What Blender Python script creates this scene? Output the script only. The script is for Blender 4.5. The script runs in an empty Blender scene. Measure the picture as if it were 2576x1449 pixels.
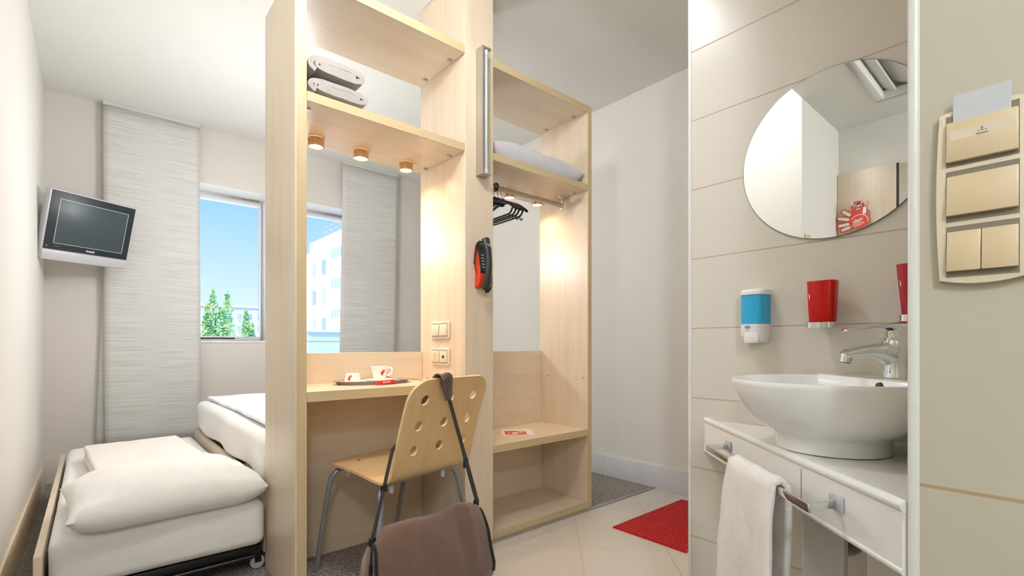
import bpy, bmesh, math, random
from math import sin, cos, pi, sqrt, radians
from mathutils import Vector, Matrix, noise
from mathutils.geometry import delaunay_2d_cdt
random.seed(7)
SC = bpy.context.scene
COL = SC.collection

# ------------------------------------------------------------------ helpers
def lin(c):
    c = c / 255.0
    return c / 12.92 if c <= 0.04045 else ((c + 0.055) / 1.055) ** 2.4
def rgb(r, g, b):
    return (lin(r), lin(g), lin(b), 1.0)

class MB:
    """collects shapes that become one mesh"""
    def __init__(s, M=None):
        s.v = []; s.f = []; s.M = M or Matrix.Identity(4)
    def add(s, vs, fs):
        o = len(s.v)
        s.v += [s.M @ Vector(p) for p in vs]
        s.f += [tuple(o + i for i in f) for f in fs]
        return s
    def box(s, x0, y0, z0, x1, y1, z1):
        vs = [(x0,y0,z0),(x1,y0,z0),(x1,y1,z0),(x0,y1,z0),(x0,y0,z1),(x1,y0,z1),(x1,y1,z1),(x0,y1,z1)]
        return s.add(vs, [(0,3,2,1),(4,5,6,7),(0,1,5,4),(1,2,6,5),(2,3,7,6),(3,0,4,7)])
    def prism(s, poly, z0, z1, axis='z'):
        n = len(poly)
        def p(a, b, h):
            return (a,b,h) if axis == 'z' else ((h,a,b) if axis == 'x' else (a,h,b))
        vs = [p(a,b,z0) for a,b in poly] + [p(a,b,z1) for a,b in poly]
        fs = [tuple(range(n))[::-1], tuple(range(n, 2*n))]
        fs += [(i, (i+1) % n, n + (i+1) % n, n + i) for i in range(n)]
        return s.add(vs, fs)
    def lathe(s, prof, n=48, c=(0,0,0), cap=True, a0=0.0, sy=1.0):
        vs = []; fs = []
        for r, z in prof:
            for k in range(n):
                a = a0 + 2*pi*k/n
                vs.append((c[0] + r*cos(a), c[1] + sy*r*sin(a), c[2] + z))
        m = len(prof)
        for i in range(m-1):
            for k in range(n):
                k2 = (k+1) % n
                fs.append((i*n+k, i*n+k2, (i+1)*n+k2, (i+1)*n+k))
        if cap:
            fs.append(tuple(range(n))[::-1]); fs.append(tuple((m-1)*n + k for k in range(n)))
        return s.add(vs, fs)
    def sweep(s, pts, w, h=None, n=12, up=(0,0,1), cap=True, sq=False):
        """tube of elliptical (or flat rectangular) section along pts; w,h may be lists"""
        pts = [Vector(p) for p in pts]; m = len(pts)
        W = w if isinstance(w, (list, tuple)) else [w]*m
        H = W if h is None else (h if isinstance(h, (list, tuple)) else [h]*m)
        up = Vector(up); vs = []; fs = []
        if sq: n = 4
        prev = None
        for i, p in enumerate(pts):
            t = (pts[min(i+1, m-1)] - pts[max(i-1, 0)]).normalized()
            sd = t.cross(up)
            if sd.length < 1e-4: sd = prev.copy() if prev else t.orthogonal()
            sd.normalize()
            if prev and sd.dot(prev) < 0 and h is None: sd = -sd
            prev = sd
            nn = sd.cross(t).normalized()
            for k in range(n):
                if sq:
                    a, b = [(-1,-1),(1,-1),(1,1),(-1,1)][k]
                else:
                    a, b = cos(2*pi*k/n), sin(2*pi*k/n)
                vs.append(p + sd*(W[i]*a) + nn*(H[i]*b))
        for i in range(m-1):
            for k in range(n):
                k2 = (k+1) % n
                fs.append((i*n+k, i*n+k2, (i+1)*n+k2, (i+1)*n+k))
        if cap:
            fs.append(tuple(range(n))[::-1]); fs.append(tuple((m-1)*n+k for k in range(n)))
        return s.add(vs, fs)
    def grid(s, fn, nu, nv, closed=False):
        vs = [fn(i/nu, j/nv) for i in range(nu+1) for j in range(nv+1)]
        fs = [(i*(nv+1)+j, (i+1)*(nv+1)+j, (i+1)*(nv+1)+j+1, i*(nv+1)+j+1) for i in range(nu) for j in range(nv)]
        return s.add(vs, fs)
    def softbox(s, x0, y0, z0, x1, y1, z1, r, n=14, fn=None):
        """box with rounded edges, finely divided, optional displacement fn(p)->Vector"""
        c = Vector(((x0+x1)/2, (y0+y1)/2, (z0+z1)/2)); hd = Vector(((x1-x0)/2, (y1-y0)/2, (z1-z0)/2))
        r = min(r, *hd)
        def seg(L):
            e = [-1 + 0.0]
            m = max(2, int(n * L / max(hd)))
            inner = [-(L - r) + 2*(L-r)*i/m for i in range(m+1)]
            arc = [L - r + r*math.tan(pi/4*k/3) for k in range(1, 4)]
            return [-a for a in arc[::-1]] + inner + arc
        X, Y, Z = seg(hd.x), seg(hd.y), seg(hd.z)
        vs = {}; vl = []; fs = []
        def vid(i, j, k):
            key = (i,j,k)
            if key not in vs:
                p = Vector((X[i], Y[j], Z[k]))
                q = Vector([max(-(hd[a]-r), min(hd[a]-r, p[a])) for a in range(3)])
                d = p - q
                if d.length > 1e-9: p = q + d.normalized()*r
                p = p + c
                if fn: p = fn(p)
                vs[key] = len(vl); vl.append(p)
            return vs[key]
        a, b, d = len(X)-1, len(Y)-1, len(Z)-1
        for i in range(a):
            for j in range(b):
                fs.append((vid(i,j,d), vid(i+1,j,d), vid(i+1,j+1,d), vid(i,j+1,d)))
                fs.append((vid(i,j,0), vid(i,j+1,0), vid(i+1,j+1,0), vid(i+1,j,0)))
        for i in range(a):
            for k in range(d):
                fs.append((vid(i,0,k), vid(i+1,0,k), vid(i+1,0,k+1), vid(i,0,k+1)))
                fs.append((vid(i,b,k), vid(i,b,k+1), vid(i+1,b,k+1), vid(i+1,b,k)))
        for j in range(b):
            for k in range(d):
                fs.append((vid(0,j,k), vid(0,j,k+1), vid(0,j+1,k+1), vid(0,j+1,k)))
                fs.append((vid(a,j,k), vid(a,j+1,k), vid(a,j+1,k+1), vid(a,j,k+1)))
        return s.add(vl, fs)

def inv_of(par):
    if par is None: return Matrix.Identity(4)
    m = Matrix.LocRotScale(par.location, par.rotation_euler, None)
    if par.parent: m = par_mat(par.parent) @ m
    return m.inverted()
def par_mat(par):
    m = Matrix.LocRotScale(par.location, par.rotation_euler, None)
    return par_mat(par.parent) @ m if par.parent else m

def obj(name, mb, mat, parent=None, smooth=None, bevel=0.0, seg=2, solid=None, label=None, sub=0):
    """links one mesh object; coordinates in mb are world coordinates"""
    I = inv_of(parent)
    me = bpy.data.meshes.new(name)
    me.from_pydata([tuple(I @ v) for v in mb.v], [], mb.f)
    bm = bmesh.new(); bm.from_mesh(me)
    bmesh.ops.remove_doubles(bm, verts=bm.verts, dist=1e-6)
    bmesh.ops.recalc_face_normals(bm, faces=bm.faces)
    if bevel > 0:
        ed = [e for e in bm.edges if len(e.link_faces) == 2 and e.calc_face_angle(0) > radians(40)]
        bmesh.ops.bevel(bm, geom=ed, offset=bevel, segments=seg, profile=0.5, affect='EDGES', clamp_overlap=True)
    bm.to_mesh(me); bm.free()
    if smooth is None: smooth = bevel > 0
    if smooth:
        me.shade_smooth()
        me.set_sharp_from_angle(angle=radians(38 if smooth is True else smooth))
    for m in (mat if isinstance(mat, (list, tuple)) else [mat]): me.materials.append(m)
    o = bpy.data.objects.new(name, me); COL.objects.link(o)
    if parent: o.parent = parent
    if solid:
        md = o.modifiers.new('solid', 'SOLIDIFY'); md.thickness = solid; md.offset = 0
    if sub:
        md = o.modifiers.new('sub', 'SUBSURF'); md.levels = sub; md.render_levels = sub
    if label: o['label'] = label
    return o

def thing(name, label, cat, loc=(0,0,0), rz=0.0, group=None):
    o = bpy.data.objects.new(name, None); COL.objects.link(o)
    o.location = loc; o.rotation_euler = (0,0,rz); o.empty_display_size = 0.05
    return tag(o, label, cat, group)
def tag(o, label, cat, group=None):
    o['label'] = label; o['category'] = cat
    if group: o['group'] = group
    return o
def struct(name, mb, mat, parent=None, label=None, cat=None, **k):
    o = obj(name, mb, mat, parent, **k)
    if parent is None:
        o['kind'] = 'structure'
        o['label'] = label or name.replace('_', ' '); o['category'] = cat or name.split('_')[0]
    return o
def copy_tree(o, parent=None):
    c = o.copy(); COL.objects.link(c); c.parent = parent
    for ch in list(o.children): copy_tree(ch, c)
    return c

def text(name, body, size, M, mat, parent, ext=0.0004, align='CENTER', sx=1.0, bold=0.0):
    cu = bpy.data.curves.new('t', 'FONT'); cu.body = body; cu.size = size; cu.extrude = ext
    cu.align_x = align; cu.align_y = 'CENTER'; cu.resolution_u = 2; cu.offset = bold
    to = bpy.data.objects.new('t', cu); COL.objects.link(to)
    dg = bpy.context.evaluated_depsgraph_get(); dg.update()
    me = to.evaluated_get(dg).to_mesh()
    mb = MB(M)
    mb.add([(v.co.x*sx, v.co.y, v.co.z) for v in me.vertices], [tuple(p.vertices) for p in me.polygons])
    to.evaluated_get(dg).to_mesh_clear()
    bpy.data.objects.remove(to); bpy.data.curves.remove(cu)
    return obj(name, mb, mat, parent)

def print_line(name, letters, size, M, mat, parent):
    """a line of print too small to read: one small block per letter, 0 = space"""
    mb = MB(M); tot = sum(l if l else 0.5 for l in letters)*size*0.62; x = -tot/2
    for l in letters:
        w_ = (l if l else 0.5)*size*0.62
        if l: mb.box(x+w_*0.1, -size*0.32, 0, x+w_*0.9, size*0.32, 0.0005)
        x += w_
    return obj(name, mb, mat, parent)

def frame(o, x, y, z):
    """4x4 with given axes and origin"""
    M = Matrix((x, y, z)).transposed().to_4x4(); M.translation = Vector(o); return M

def rrect(w, h, r, n=6):
    out = []
    for cx, cy, a0 in ((w/2-r, h/2-r, 0), (-w/2+r, h/2-r, pi/2), (-w/2+r, -h/2+r, pi), (w/2-r, -h/2+r, 1.5*pi)):
        for k in range(n+1):
            a = a0 + pi/2*k/n
            out.append((cx + r*cos(a), cy + r*sin(a)))
    return out
def circ(r, n=24, cx=0, cy=0, sy=1):
    return [(cx + r*cos(2*pi*k/n), cy + sy*r*sin(2*pi*k/n)) for k in range(n)]
def crom(P, n=8):
    P = [Vector(p) for p in P]; Q = [P[0]*2-P[1]] + P + [P[-1]*2-P[-2]]; out = []
    for i in range(1, len(Q)-2):
        a, b, c, d = Q[i-1:i+3]
        for k in range(n):
            t = k/n
            out.append(0.5*((2*b) + (c-a)*t + (2*a-5*b+4*c-d)*t*t + (3*b-a-3*c+d)*t**3))
    out.append(P[-1]); return out
def nz(p, f, s=0.0):
    return noise.noise(Vector((p[0]*f + s, p[1]*f - s, p[2]*f + 2*s)))

# ------------------------------------------------------------------ materials
def base_mat(name, color=(0.8,0.8,0.8,1), rough=0.5, metal=0.0, spec=0.5, **k):
    m = bpy.data.materials.new(name); m.use_nodes = True
    nt = m.node_tree; b = nt.nodes['Principled BSDF']
    b.inputs['Base Color'].default_value = color; b.inputs['Roughness'].default_value = rough
    b.inputs['Metallic'].default_value = metal; b.inputs['Specular IOR Level'].default_value = spec
    for kk, vv in k.items(): b.inputs[kk].default_value = vv
    return m, nt, b
def N(nt, typ, **k):
    n = nt.nodes.new(typ)
    for a, v in k.items(): setattr(n, a, v)
    return n
def L(nt, a, b): nt.links.new(a, b)
def mth(nt, op, a, b=None, c=None):
    n = N(nt, 'ShaderNodeMath', operation=op)
    for i, x in enumerate((a, b, c)):
        if x is None: continue
        if isinstance(x, (int, float)): n.inputs[i].default_value = x
        else: L(nt, x, n.inputs[i])
    return n.outputs[0]
def mixc(nt, fac, a, b):
    n = N(nt, 'ShaderNodeMix', data_type='RGBA')
    if isinstance(fac, (int, float)): n.inputs[0].default_value = fac
    else: L(nt, fac, n.inputs[0])
    for i, x in ((6, a), (7, b)):
        if isinstance(x, tuple): n.inputs[i].default_value = x
        else: L(nt, x, n.inputs[i])
    return n.outputs[2]
def coords(nt, scale=(1,1,1), rot=(0,0,0), kind='Object'):
    tc = N(nt, 'ShaderNodeTexCoord'); mp = N(nt, 'ShaderNodeMapping')
    mp.inputs['Scale'].default_value = scale; mp.inputs['Rotation'].default_value = rot
    L(nt, tc.outputs[kind], mp.inputs[0]); return mp.outputs[0]
def noisetex(nt, vec, scale, detail=3.0, rough=0.5):
    n = N(nt, 'ShaderNodeTexNoise'); n.inputs['Scale'].default_value = scale
    n.inputs['Detail'].default_value = detail; n.inputs['Roughness'].default_value = rough
    L(nt, vec, n.inputs['Vector']); return n.outputs['Fac']
def ramp(nt, fac, stops):
    r = N(nt, 'ShaderNodeValToRGB'); el = r.color_ramp.elements
    while len(el) < len(stops): el.new(0.5)
    for e, (p, c) in zip(el, stops): e.position = p; e.color = c
    L(nt, fac, r.inputs[0]); return r.outputs[0]
def bump(nt, b, h, strength, dist=0.002):
    n = N(nt, 'ShaderNodeBump'); n.inputs['Strength'].default_value = strength; n.inputs['Distance'].default_value = dist
    L(nt, h, n.inputs['Height']); L(nt, n.outputs[0], b.inputs['Normal'])

def paint(name, c, rough=0.75, amt=0.25):
    m, nt, b = base_mat(name, c, rough, spec=0.2)
    f = noisetex(nt, coords(nt), 90, 3)
    bump(nt, b, f, amt, 0.0012)
    c2 = tuple(x*0.965 for x in c[:3]) + (1,)
    L(nt, mixc(nt, noisetex(nt, coords(nt), 1.3, 2), c, c2), b.inputs['Base Color'])
    return m
def wood(name, axis, light, mid, dark, rough=0.30, spec=0.5, sc=1.0):
    m, nt, b = base_mat(name, light, rough, spec=spec)
    st = {'x': (0.55, 7, 7), 'y': (7, 0.55, 7), 'z': (7, 7, 0.55)}[axis]
    v = coords(nt, tuple(a*sc for a in st))
    f1 = noisetex(nt, v, 2.2, 4, 0.55)
    fine = {'x': (3, 90, 90), 'y': (90, 3, 90), 'z': (90, 90, 3)}[axis]
    f2 = noisetex(nt, coords(nt, fine), 1.5, 3, 0.6)
    blo = noisetex(nt, coords(nt, tuple(0.5 if a < 1 else 1.6 for a in st)), 2.3, 2, 0.5)
    c = ramp(nt, f1, [(0.30, mid), (0.55, light), (0.75, mid)])
    c = mixc(nt, mth(nt, 'MULTIPLY', f2, 0.22), c, dark)
    fl = ramp(nt, blo, [(0.60, (0,0,0,1)), (0.78, (1,1,1,1))])
    c = mixc(nt, mth(nt, 'MULTIPLY', fl, 0.30), c, dark)
    L(nt, c, b.inputs['Base Color'])
    return m
def plain(name, c, rough=0.45, metal=0.0, spec=0.5, tint=0.03, fs=40, bmp=0.0, **k):
    m, nt, b = base_mat(name, c, rough, metal, spec, **k)
    f = noisetex(nt, coords(nt), fs, 2)
    c2 = tuple(max(0, x*(1-tint*2)) for x in c[:3]) + (1,)
    L(nt, mixc(nt, f, c, c2), b.inputs['Base Color'])
    if bmp: bump(nt, b, f, bmp, 0.001)
    return m
def fabric(name, c, c2=None, wf=900, amt=0.35, rough=0.9, fold=0.0):
    m, nt, b = base_mat(name, c, rough, spec=0.15)
    b.inputs['Sheen Weight'].default_value = 0.25; b.inputs['Sheen Roughness'].default_value = 0.6
    f = noisetex(nt, coords(nt), wf, 2)
    if fold:
        g = noisetex(nt, coords(nt), 7, 3)
        f = mth(nt, 'ADD', mth(nt, 'MULTIPLY', g, fold), mth(nt, 'MULTIPLY', f, 0.3))
    L(nt, mixc(nt, noisetex(nt, coords(nt), 60, 3), c, c2 or tuple(x*0.93 for x in c[:3])+(1,)), b.inputs['Base Color'])
    bump(nt, b, f, amt, 0.0015)
    return m
def linemask(nt, co, period, off, width):
    x = mth(nt, 'FRACT', mth(nt, 'DIVIDE', mth(nt, 'ADD', co, 1000*period - off), period))
    d = mth(nt, 'ABSOLUTE', mth(nt, 'SUBTRACT', x, 0.5))
    return mth(nt, 'GREATER_THAN', d, 0.5 - width/(2*period))
def tiles(name, lines, c, grout, rough=0.25, amt=0.35, var=0.05):
    """lines: list of (nx, ny, nz, period, offset, width) in world axes"""
    m, nt, b = base_mat(name, c, rough, spec=0.45)
    tc = N(nt, 'ShaderNodeNewGeometry')
    mask = None
    for nx, ny, nzz, per, off, wd in lines:
        d = N(nt, 'ShaderNodeVectorMath', operation='DOT_PRODUCT')
        L(nt, tc.outputs['Position'], d.inputs[0]); d.inputs[1].default_value = (nx, ny, nzz)
        k = linemask(nt, d.outputs['Value'], per, off, wd)
        mask = k if mask is None else mth(nt, 'MAXIMUM', mask, k)
    c2 = tuple(x*(1-var*2) for x in c[:3]) + (1,)
    base = mixc(nt, noisetex(nt, tc.outputs['Position'], 4, 4), c, c2)
    L(nt, mixc(nt, mask, base, grout), b.inputs['Base Color'])
    L(nt, mth(nt, 'ADD', mth(nt, 'MULTIPLY', mask, 0.5), rough), b.inputs['Roughness'])
    bump(nt, b, mth(nt, 'SUBTRACT', 1.0, mask), amt, 0.002)
    return m
def emis(name, c, st):
    m, nt, b = base_mat(name, c, 0.3)
    b.inputs['Emission Color'].default_value = c; b.inputs['Emission Strength'].default_value = st
    return m
def glass_pane(name, tint=(1,1,1,1), refl=0.06, rough=0.02):
    m = bpy.data.materials.new(name); m.use_nodes = True; nt = m.node_tree
    nt.nodes.clear()
    out = N(nt, 'ShaderNodeOutputMaterial'); tr = N(nt, 'ShaderNodeBsdfTransparent'); gl = N(nt, 'ShaderNodeBsdfGlossy')
    tr.inputs[0].default_value = tint; gl.inputs['Roughness'].default_value = rough
    fr = N(nt, 'ShaderNodeFresnel'); fr.inputs[0].default_value = 1.12
    mx = N(nt, 'ShaderNodeMixShader')
    L(nt, mth(nt, 'MULTIPLY', fr.outputs[0], refl), mx.inputs[0]); L(nt, tr.outputs[0], mx.inputs[1]); L(nt, gl.outputs[0], mx.inputs[2])
    L(nt, mx.outputs[0], out.inputs[0]); return m
def tinted(name, c, rough=0.12, opac=0.6):
    """translucent coloured plastic"""
    m, nt, b = base_mat(name, c, rough, spec=0.5)
    b.inputs['Subsurface Weight'].default_value = 0.0
    tl = N(nt, 'ShaderNodeBsdfTranslucent'); tl.inputs[0].default_value = c
    mx = N(nt, 'ShaderNodeMixShader'); mx.inputs[0].default_value = 1-opac
    out = nt.nodes['Material Output']
    L(nt, b.outputs[0], mx.inputs[1]); L(nt, tl.outputs[0], mx.inputs[2]); L(nt, mx.outputs[0], out.inputs[0])
    L(nt, mixc(nt, noisetex(nt, coords(nt), 20, 2), c, tuple(x*0.92 for x in c[:3])+(1,)), b.inputs['Base Color'])
    return m

M = {}
M['wall'] = paint('wall_paint_white', rgb(235,233,226))
M['wallB'] = paint('wall_paint_grey_beige', rgb(218,212,205))
M['ceil'] = paint('ceiling_paint', rgb(232,232,227))
M['skirt'] = plain('skirting_tile_white', rgb(222,222,226), 0.35)
WL, WM, WD = rgb(228,212,189), rgb(220,201,175), rgb(196,169,136)
M['wz'] = wood('maple_grain_upright', 'z', WL, WM, WD)
M['wx'] = wood('maple_grain_lengthwise', 'x', WL, WM, WD)
M['wy'] = wood('maple_grain_deep', 'y', WL, WM, WD)
M['edge'] = wood('maple_edge_band', 'x', rgb(210,190,150), rgb(202,180,138), rgb(176,148,106), 0.4)
M['edgez'] = wood('maple_edge_band_upright', 'z', rgb(210,190,150), rgb(202,180,138), rgb(176,148,106), 0.4)
M['ply'] = wood('chair_plywood', 'z', rgb(236,203,150), rgb(228,190,134), rgb(194,148,96), 0.3, 0.4, 0.8)
M['plyedge'] = plain('plywood_edge', rgb(236,200,150), 0.5)
M['tube'] = plain('grey_lacquered_tube', rgb(158,163,166), 0.3, 0.25)
M['chrome'] = plain('chrome', rgb(225,228,230), 0.07, 1.0, tint=0.0)
M['steel'] = plain('brushed_steel', rgb(196,190,180), 0.42, 0.8, tint=0.05, fs=200)
M['ceramic'] = plain('white_glazed_ceramic', rgb(249,249,247), 0.08, 0.0, 0.6, tint=0.005)
M['solid'] = plain('white_solid_surface', rgb(244,243,238), 0.18, 0.0, 0.5, tint=0.01)
M['trimw'] = plain('white_edge_trim', rgb(232,232,228), 0.25)
M['pvc'] = plain('white_window_frame', rgb(232,233,236), 0.3)
M['dark'] = plain('dark_grey_plastic', rgb(44,46,50), 0.35)
M['black'] = plain('black_plastic', rgb(16,15,16), 0.4)
M['blackmetal'] = plain('black_painted_metal', rgb(18,18,20), 0.3)
M['cream'] = plain('cream_plastic', rgb(226,214,190), 0.32, tint=0.01)
M['tan'] = plain('beige_switch_plastic', rgb(214,194,158), 0.3, tint=0.01)
M['grey'] = plain('grey_recess_plastic', rgb(130,120,104), 0.5)
M['wplastic'] = plain('white_plastic', rgb(236,234,231), 0.3, tint=0.01)
M['silver'] = plain('silver_plastic', rgb(196,196,200), 0.35, 0.1)
M['lcd'] = plain('dark_screen_glass', rgb(62,74,80), 0.38, tint=0.02)
M['bez'] = plain('black_screen_surround', rgb(30,40,46), 0.4)
M['card'] = plain('pale_grey_card', rgb(200,202,206), 0.5, tint=0.01)
M['paper'] = plain('white_paper', rgb(240,236,232), 0.7, tint=0.01)
M['orange'] = plain('orange_red_plastic', rgb(222,66,28), 0.4, tint=0.02)
M['orprint'] = plain('orange_red_print', rgb(216,74,44), 0.5, tint=0.02)
M['redprint'] = plain('red_print', rgb(206,44,30), 0.5)
M['wprint'] = plain('white_print', rgb(245,245,243), 0.5)
M['gprint'] = plain('grey_print', rgb(120,118,112), 0.6)
M['sheet'] = fabric('white_bed_linen', rgb(240,238,234), fold=1.0, amt=0.25)
M['cover'] = fabric('white_cotton_cover', rgb(243,243,245), fold=1.0, amt=0.25)
M['pillow'] = fabric('white_pillow_cotton', rgb(242,239,232), fold=1.0, amt=0.3)
M['fold'] = fabric('white_folded_blanket_cotton', rgb(240,232,226), fold=0.5, amt=0.25)
M['wool'] = fabric('grey_fleece', rgb(176,171,163), rgb(160,155,148), wf=260, amt=0.7)
M['gpillow'] = fabric('pale_grey_pillow_cotton', rgb(212,210,216), fold=0.8, amt=0.4)
M['towel'] = fabric('white_towelling', rgb(240,236,230), rgb(226,220,214), wf=340, amt=1.0)
M['bag'] = fabric('brown_bag_canvas', rgb(120,92,78), rgb(108,82,69), wf=1200, amt=0.3, rough=0.75)
M['bagside'] = fabric('brown_bag_canvas_side', rgb(128,103,92), rgb(116,92,82), wf=1200, amt=0.3, rough=0.75)
M['pad'] = fabric('brown_shoulder_pad', rgb(104,84,78), rgb(92,74,70), wf=900, amt=0.3)
M['web'] = fabric('black_webbing', rgb(20,18,18), rgb(12,11,11), wf=1500, amt=0.5, rough=0.6)
M['red'] = tinted('red_translucent_plastic', rgb(222,12,14), 0.08, 0.65)
M['pink'] = tinted('pink_red_clear_plastic', rgb(212,70,84), 0.08, 0.5)
M['blue'] = tinted('blue_soap', rgb(52,188,238), 0.08, 0.85)
M['matred'] = plain('red_rubber', rgb(205,22,26), 0.45, tint=0.02)
M['mirror'] = plain('mirror_silver', rgb(242,242,240), 0.0, 1.0, tint=0.0)
M['mirroredge'] = plain('mirror_edge_green', rgb(96,110,96), 0.2)
M['glass'] = glass_pane('window_glass', refl=0.08)
M['tubeglass'] = glass_pane('clear_lamp_cover', (0.93,0.95,0.94,1), refl=1.0)
M['fluo'] = plain('unlit_fluorescent_tube', rgb(224,228,224), 0.25)
M['lens'] = emis('lit_lamp_lens', rgb(255,214,160), 9.0)
M['cuff'] = plain('brushed_lamp_ring', rgb(214,178,140), 0.3, 1.0)
M['trap'] = plain('grey_drain_pipe', rgb(120,124,118), 0.2, 0.8)
M['tile'] = tiles('beige_wall_tile', [(0,0,1,0.2,0.98,0.0035)], rgb(224,217,205), rgb(192,172,157), 0.28)
M['tile2'] = tiles('beige_wall_tile_large', [(0,0,1,0.9,0.7525,0.0045)], rgb(200,194,175), rgb(176,152,120), 0.3)
M['ftile'] = tiles('cream_floor_tile', [(sqrt(.5), sqrt(.5), 0, 0.3965, 2.651, 0.004), (sqrt(.5), -sqrt(.5), 0, 0.392, 0.1545, 0.004)],
                   rgb(222,214,203), rgb(186,174,162), 0.16)
M['stile'] = tiles('white_skirting_tile', [(0,1,0,0.33,2.21,0.003)], rgb(226,226,229), rgb(190,190,194), 0.3)

def blind_mat():
    m, nt, b = base_mat('pale_grey_woven_blind', rgb(214,211,203), 0.8, spec=0.15)
    f = noisetex(nt, coords(nt, (1.2, 1, 95)), 2.4, 4, 0.65)
    L(nt, ramp(nt, f, [(0.34, rgb(184,183,179)), (0.47, rgb(206,205,201)), (0.62, rgb(216,215,211))]), b.inputs['Base Color'])
    bump(nt, b, f, 0.3, 0.001); return m
M['blind'] = blind_mat()
def carpet_mat():
    m, nt, b = base_mat('speckled_grey_brown_carpet', rgb(150,136,122), 0.95, spec=0.1)
    n1 = noisetex(nt, coords(nt), 125, 3, 0.7)
    n2 = noisetex(nt, coords(nt), 70, 2, 0.6)
    f = mth(nt, 'ADD', mth(nt, 'MULTIPLY', n1, 0.7), mth(nt, 'MULTIPLY', n2, 0.3))
    L(nt, ramp(nt, f, [(0.36, rgb(76,72,70)), (0.47, rgb(136,128,120)), (0.56, rgb(172,166,158)), (0.66, rgb(204,202,198))]), b.inputs['Base Color'])
    bump(nt, b, f, 1.0, 0.006); return m
M['carpet'] = carpet_mat()
M['vinyl'] = plain('grey_threshold_metal', rgb(176,172,166), 0.35, 0.6)
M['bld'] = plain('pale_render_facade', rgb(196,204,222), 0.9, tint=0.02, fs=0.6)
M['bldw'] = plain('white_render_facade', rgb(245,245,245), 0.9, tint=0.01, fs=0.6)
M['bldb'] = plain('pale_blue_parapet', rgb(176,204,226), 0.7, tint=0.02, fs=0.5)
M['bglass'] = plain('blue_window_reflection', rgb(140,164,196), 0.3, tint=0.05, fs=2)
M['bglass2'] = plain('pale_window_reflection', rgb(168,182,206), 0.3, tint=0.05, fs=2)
M['rail'] = plain('grey_roof_railing', rgb(150,160,170), 0.5)
def leafmat():
    m, nt, b = base_mat('poplar_leaves', rgb(120,160,70), 0.6, spec=0.3)
    f = noisetex(nt, coords(nt), 0.9, 3)
    L(nt, ramp(nt, f, [(0.35, rgb(120,184,156)), (0.5, rgb(158,204,150)), (0.65, rgb(212,230,160))]), b.inputs['Base Color'])  # leaf greens made paler, with the distance haze put into the colour
    return m
M['leaf'] = leafmat()
M['bark'] = plain('bark', rgb(110,96,80), 0.9)
M['ground'] = plain('outside_paving', rgb(196,194,188), 0.95, fs=1)

# ------------------------------------------------------------------ key planes (metres)
XL, XLR, XLL = -0.240, 0.588, 0.551
XDL, XDR, XRL, XRR, XW = 1.285, 1.449, 2.142, 2.174, 2.797
YF, YB, YW = 1.807, 2.202, 4.516
ZC, ZH = 2.6525, 2.25
XM, XS, YS = 1.315, 0.800, 0.1388        # mirror wall, switch wall, its end
YH = 0.94                               # where the room widens
CAMH = 0.93

# ------------------------------------------------------------------ setting
fl = MB(); fl.box(XL-0.1, 1.79, -0.12, XW+0.1, YW+0.1, 0.0); fl.box(-1.0, -1.6, -0.12, 1.10, 1.79, 0.0)
ft = MB(); ft.box(1.10, -1.6, -0.12, XW+0.1, 1.79, 0.0)
floor = struct('floor', fl, M['carpet'], label='speckled grey brown carpet floor', cat='floor')
struct('floor_tile', ft, M['ftile'], label='cream tiled floor laid diagonally before the wardrobe', cat='floor')
th = MB(); th.box(XDL+0.02, 1.778, 0.0, XW, 1.806, 0.006)
struct('trim_1', th, M['vinyl'], label='metal threshold strip between carpet and floor tiles', cat='trim', bevel=0.002)

c = MB(); c.box(XL-0.1, YH, ZC, XW+0.1, YW+0.3, ZC+0.15)
struct('ceiling', c, M['ceil'], label='white ceiling over the bedroom', cat='ceiling')
c = MB(); HX0, HX1, HY0, HY1 = -0.615, 0.0, 0.10, 0.692
c.box(-1.0, -1.6, ZH, XW+0.1, HY0, ZH+0.55); c.box(-1.0, HY1, ZH, XW+0.1, YH, ZH+0.55)
c.box(-1.0, HY0, ZH, HX0, HY1, ZH+0.55); c.box(HX1, HY0, ZH, XW+0.1, HY1, ZH+0.55)
c.box(HX0, HY0, ZH+0.14, HX1, HY1, ZH+0.55)
struct('ceiling_hall', c, M['ceil'], label='lower white ceiling over the entrance', cat='ceiling')

w = MB(); w.box(XL-0.12, YH, 0, XL, YW, ZC); w.box(-0.86, YH, 0, XL-0.12, YH+0.12, ZC)
struct('wall_left', w, M['wall'], label='white side wall carrying the television', cat='wall')
w = MB(); w.box(XW, 0.55, 0, XW+0.12, YW, ZC)
struct('wall_right', w, M['wall'], label='white side wall beyond the wardrobe', cat='wall')
WX0, WX1, WZ0, WZ1 = 0.40, 2.05, 0.972, 2.224
w = MB(); w.box(XL-0.12, YW, 0, WX0, YW+0.34, ZC); w.box(WX1, YW, 0, XW+0.12, YW+0.34, ZC)
w.box(WX0, YW, WZ1, WX1, YW+0.34, ZC); w.box(WX0, YW, 0, 1.36, YW+0.34, WZ0); w.box(1.36, YW, 0, WX1, YW+0.34, 0.55)
struct('wall_window', w, M['wallB'], label='grey beige wall around the window', cat='wall')
w = MB(); w.box(-0.98-0.12, -1.6, 0, -0.86, YH+0.12, ZH); struct('wall_entrance', w, M['wall'], label='white wall of the entrance reflected in the round mirror', cat='wall')
w = MB(); w.box(-1.0, -1.72, 0, XW+0.1, -1.6, ZH); struct('wall_back', w, M['wall'], label='white wall behind the entrance', cat='wall')
w = MB(); w.box(XM, -1.6, 0, XM+0.10, 0.722, ZH)
struct('wall_mirror', w, M['tile'], label='beige tiled wall behind the basin and round mirror', cat='wall')
w = MB(); w.box(XM-0.001, 0.722, 0, XM+0.101, 0.731, ZH)
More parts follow.
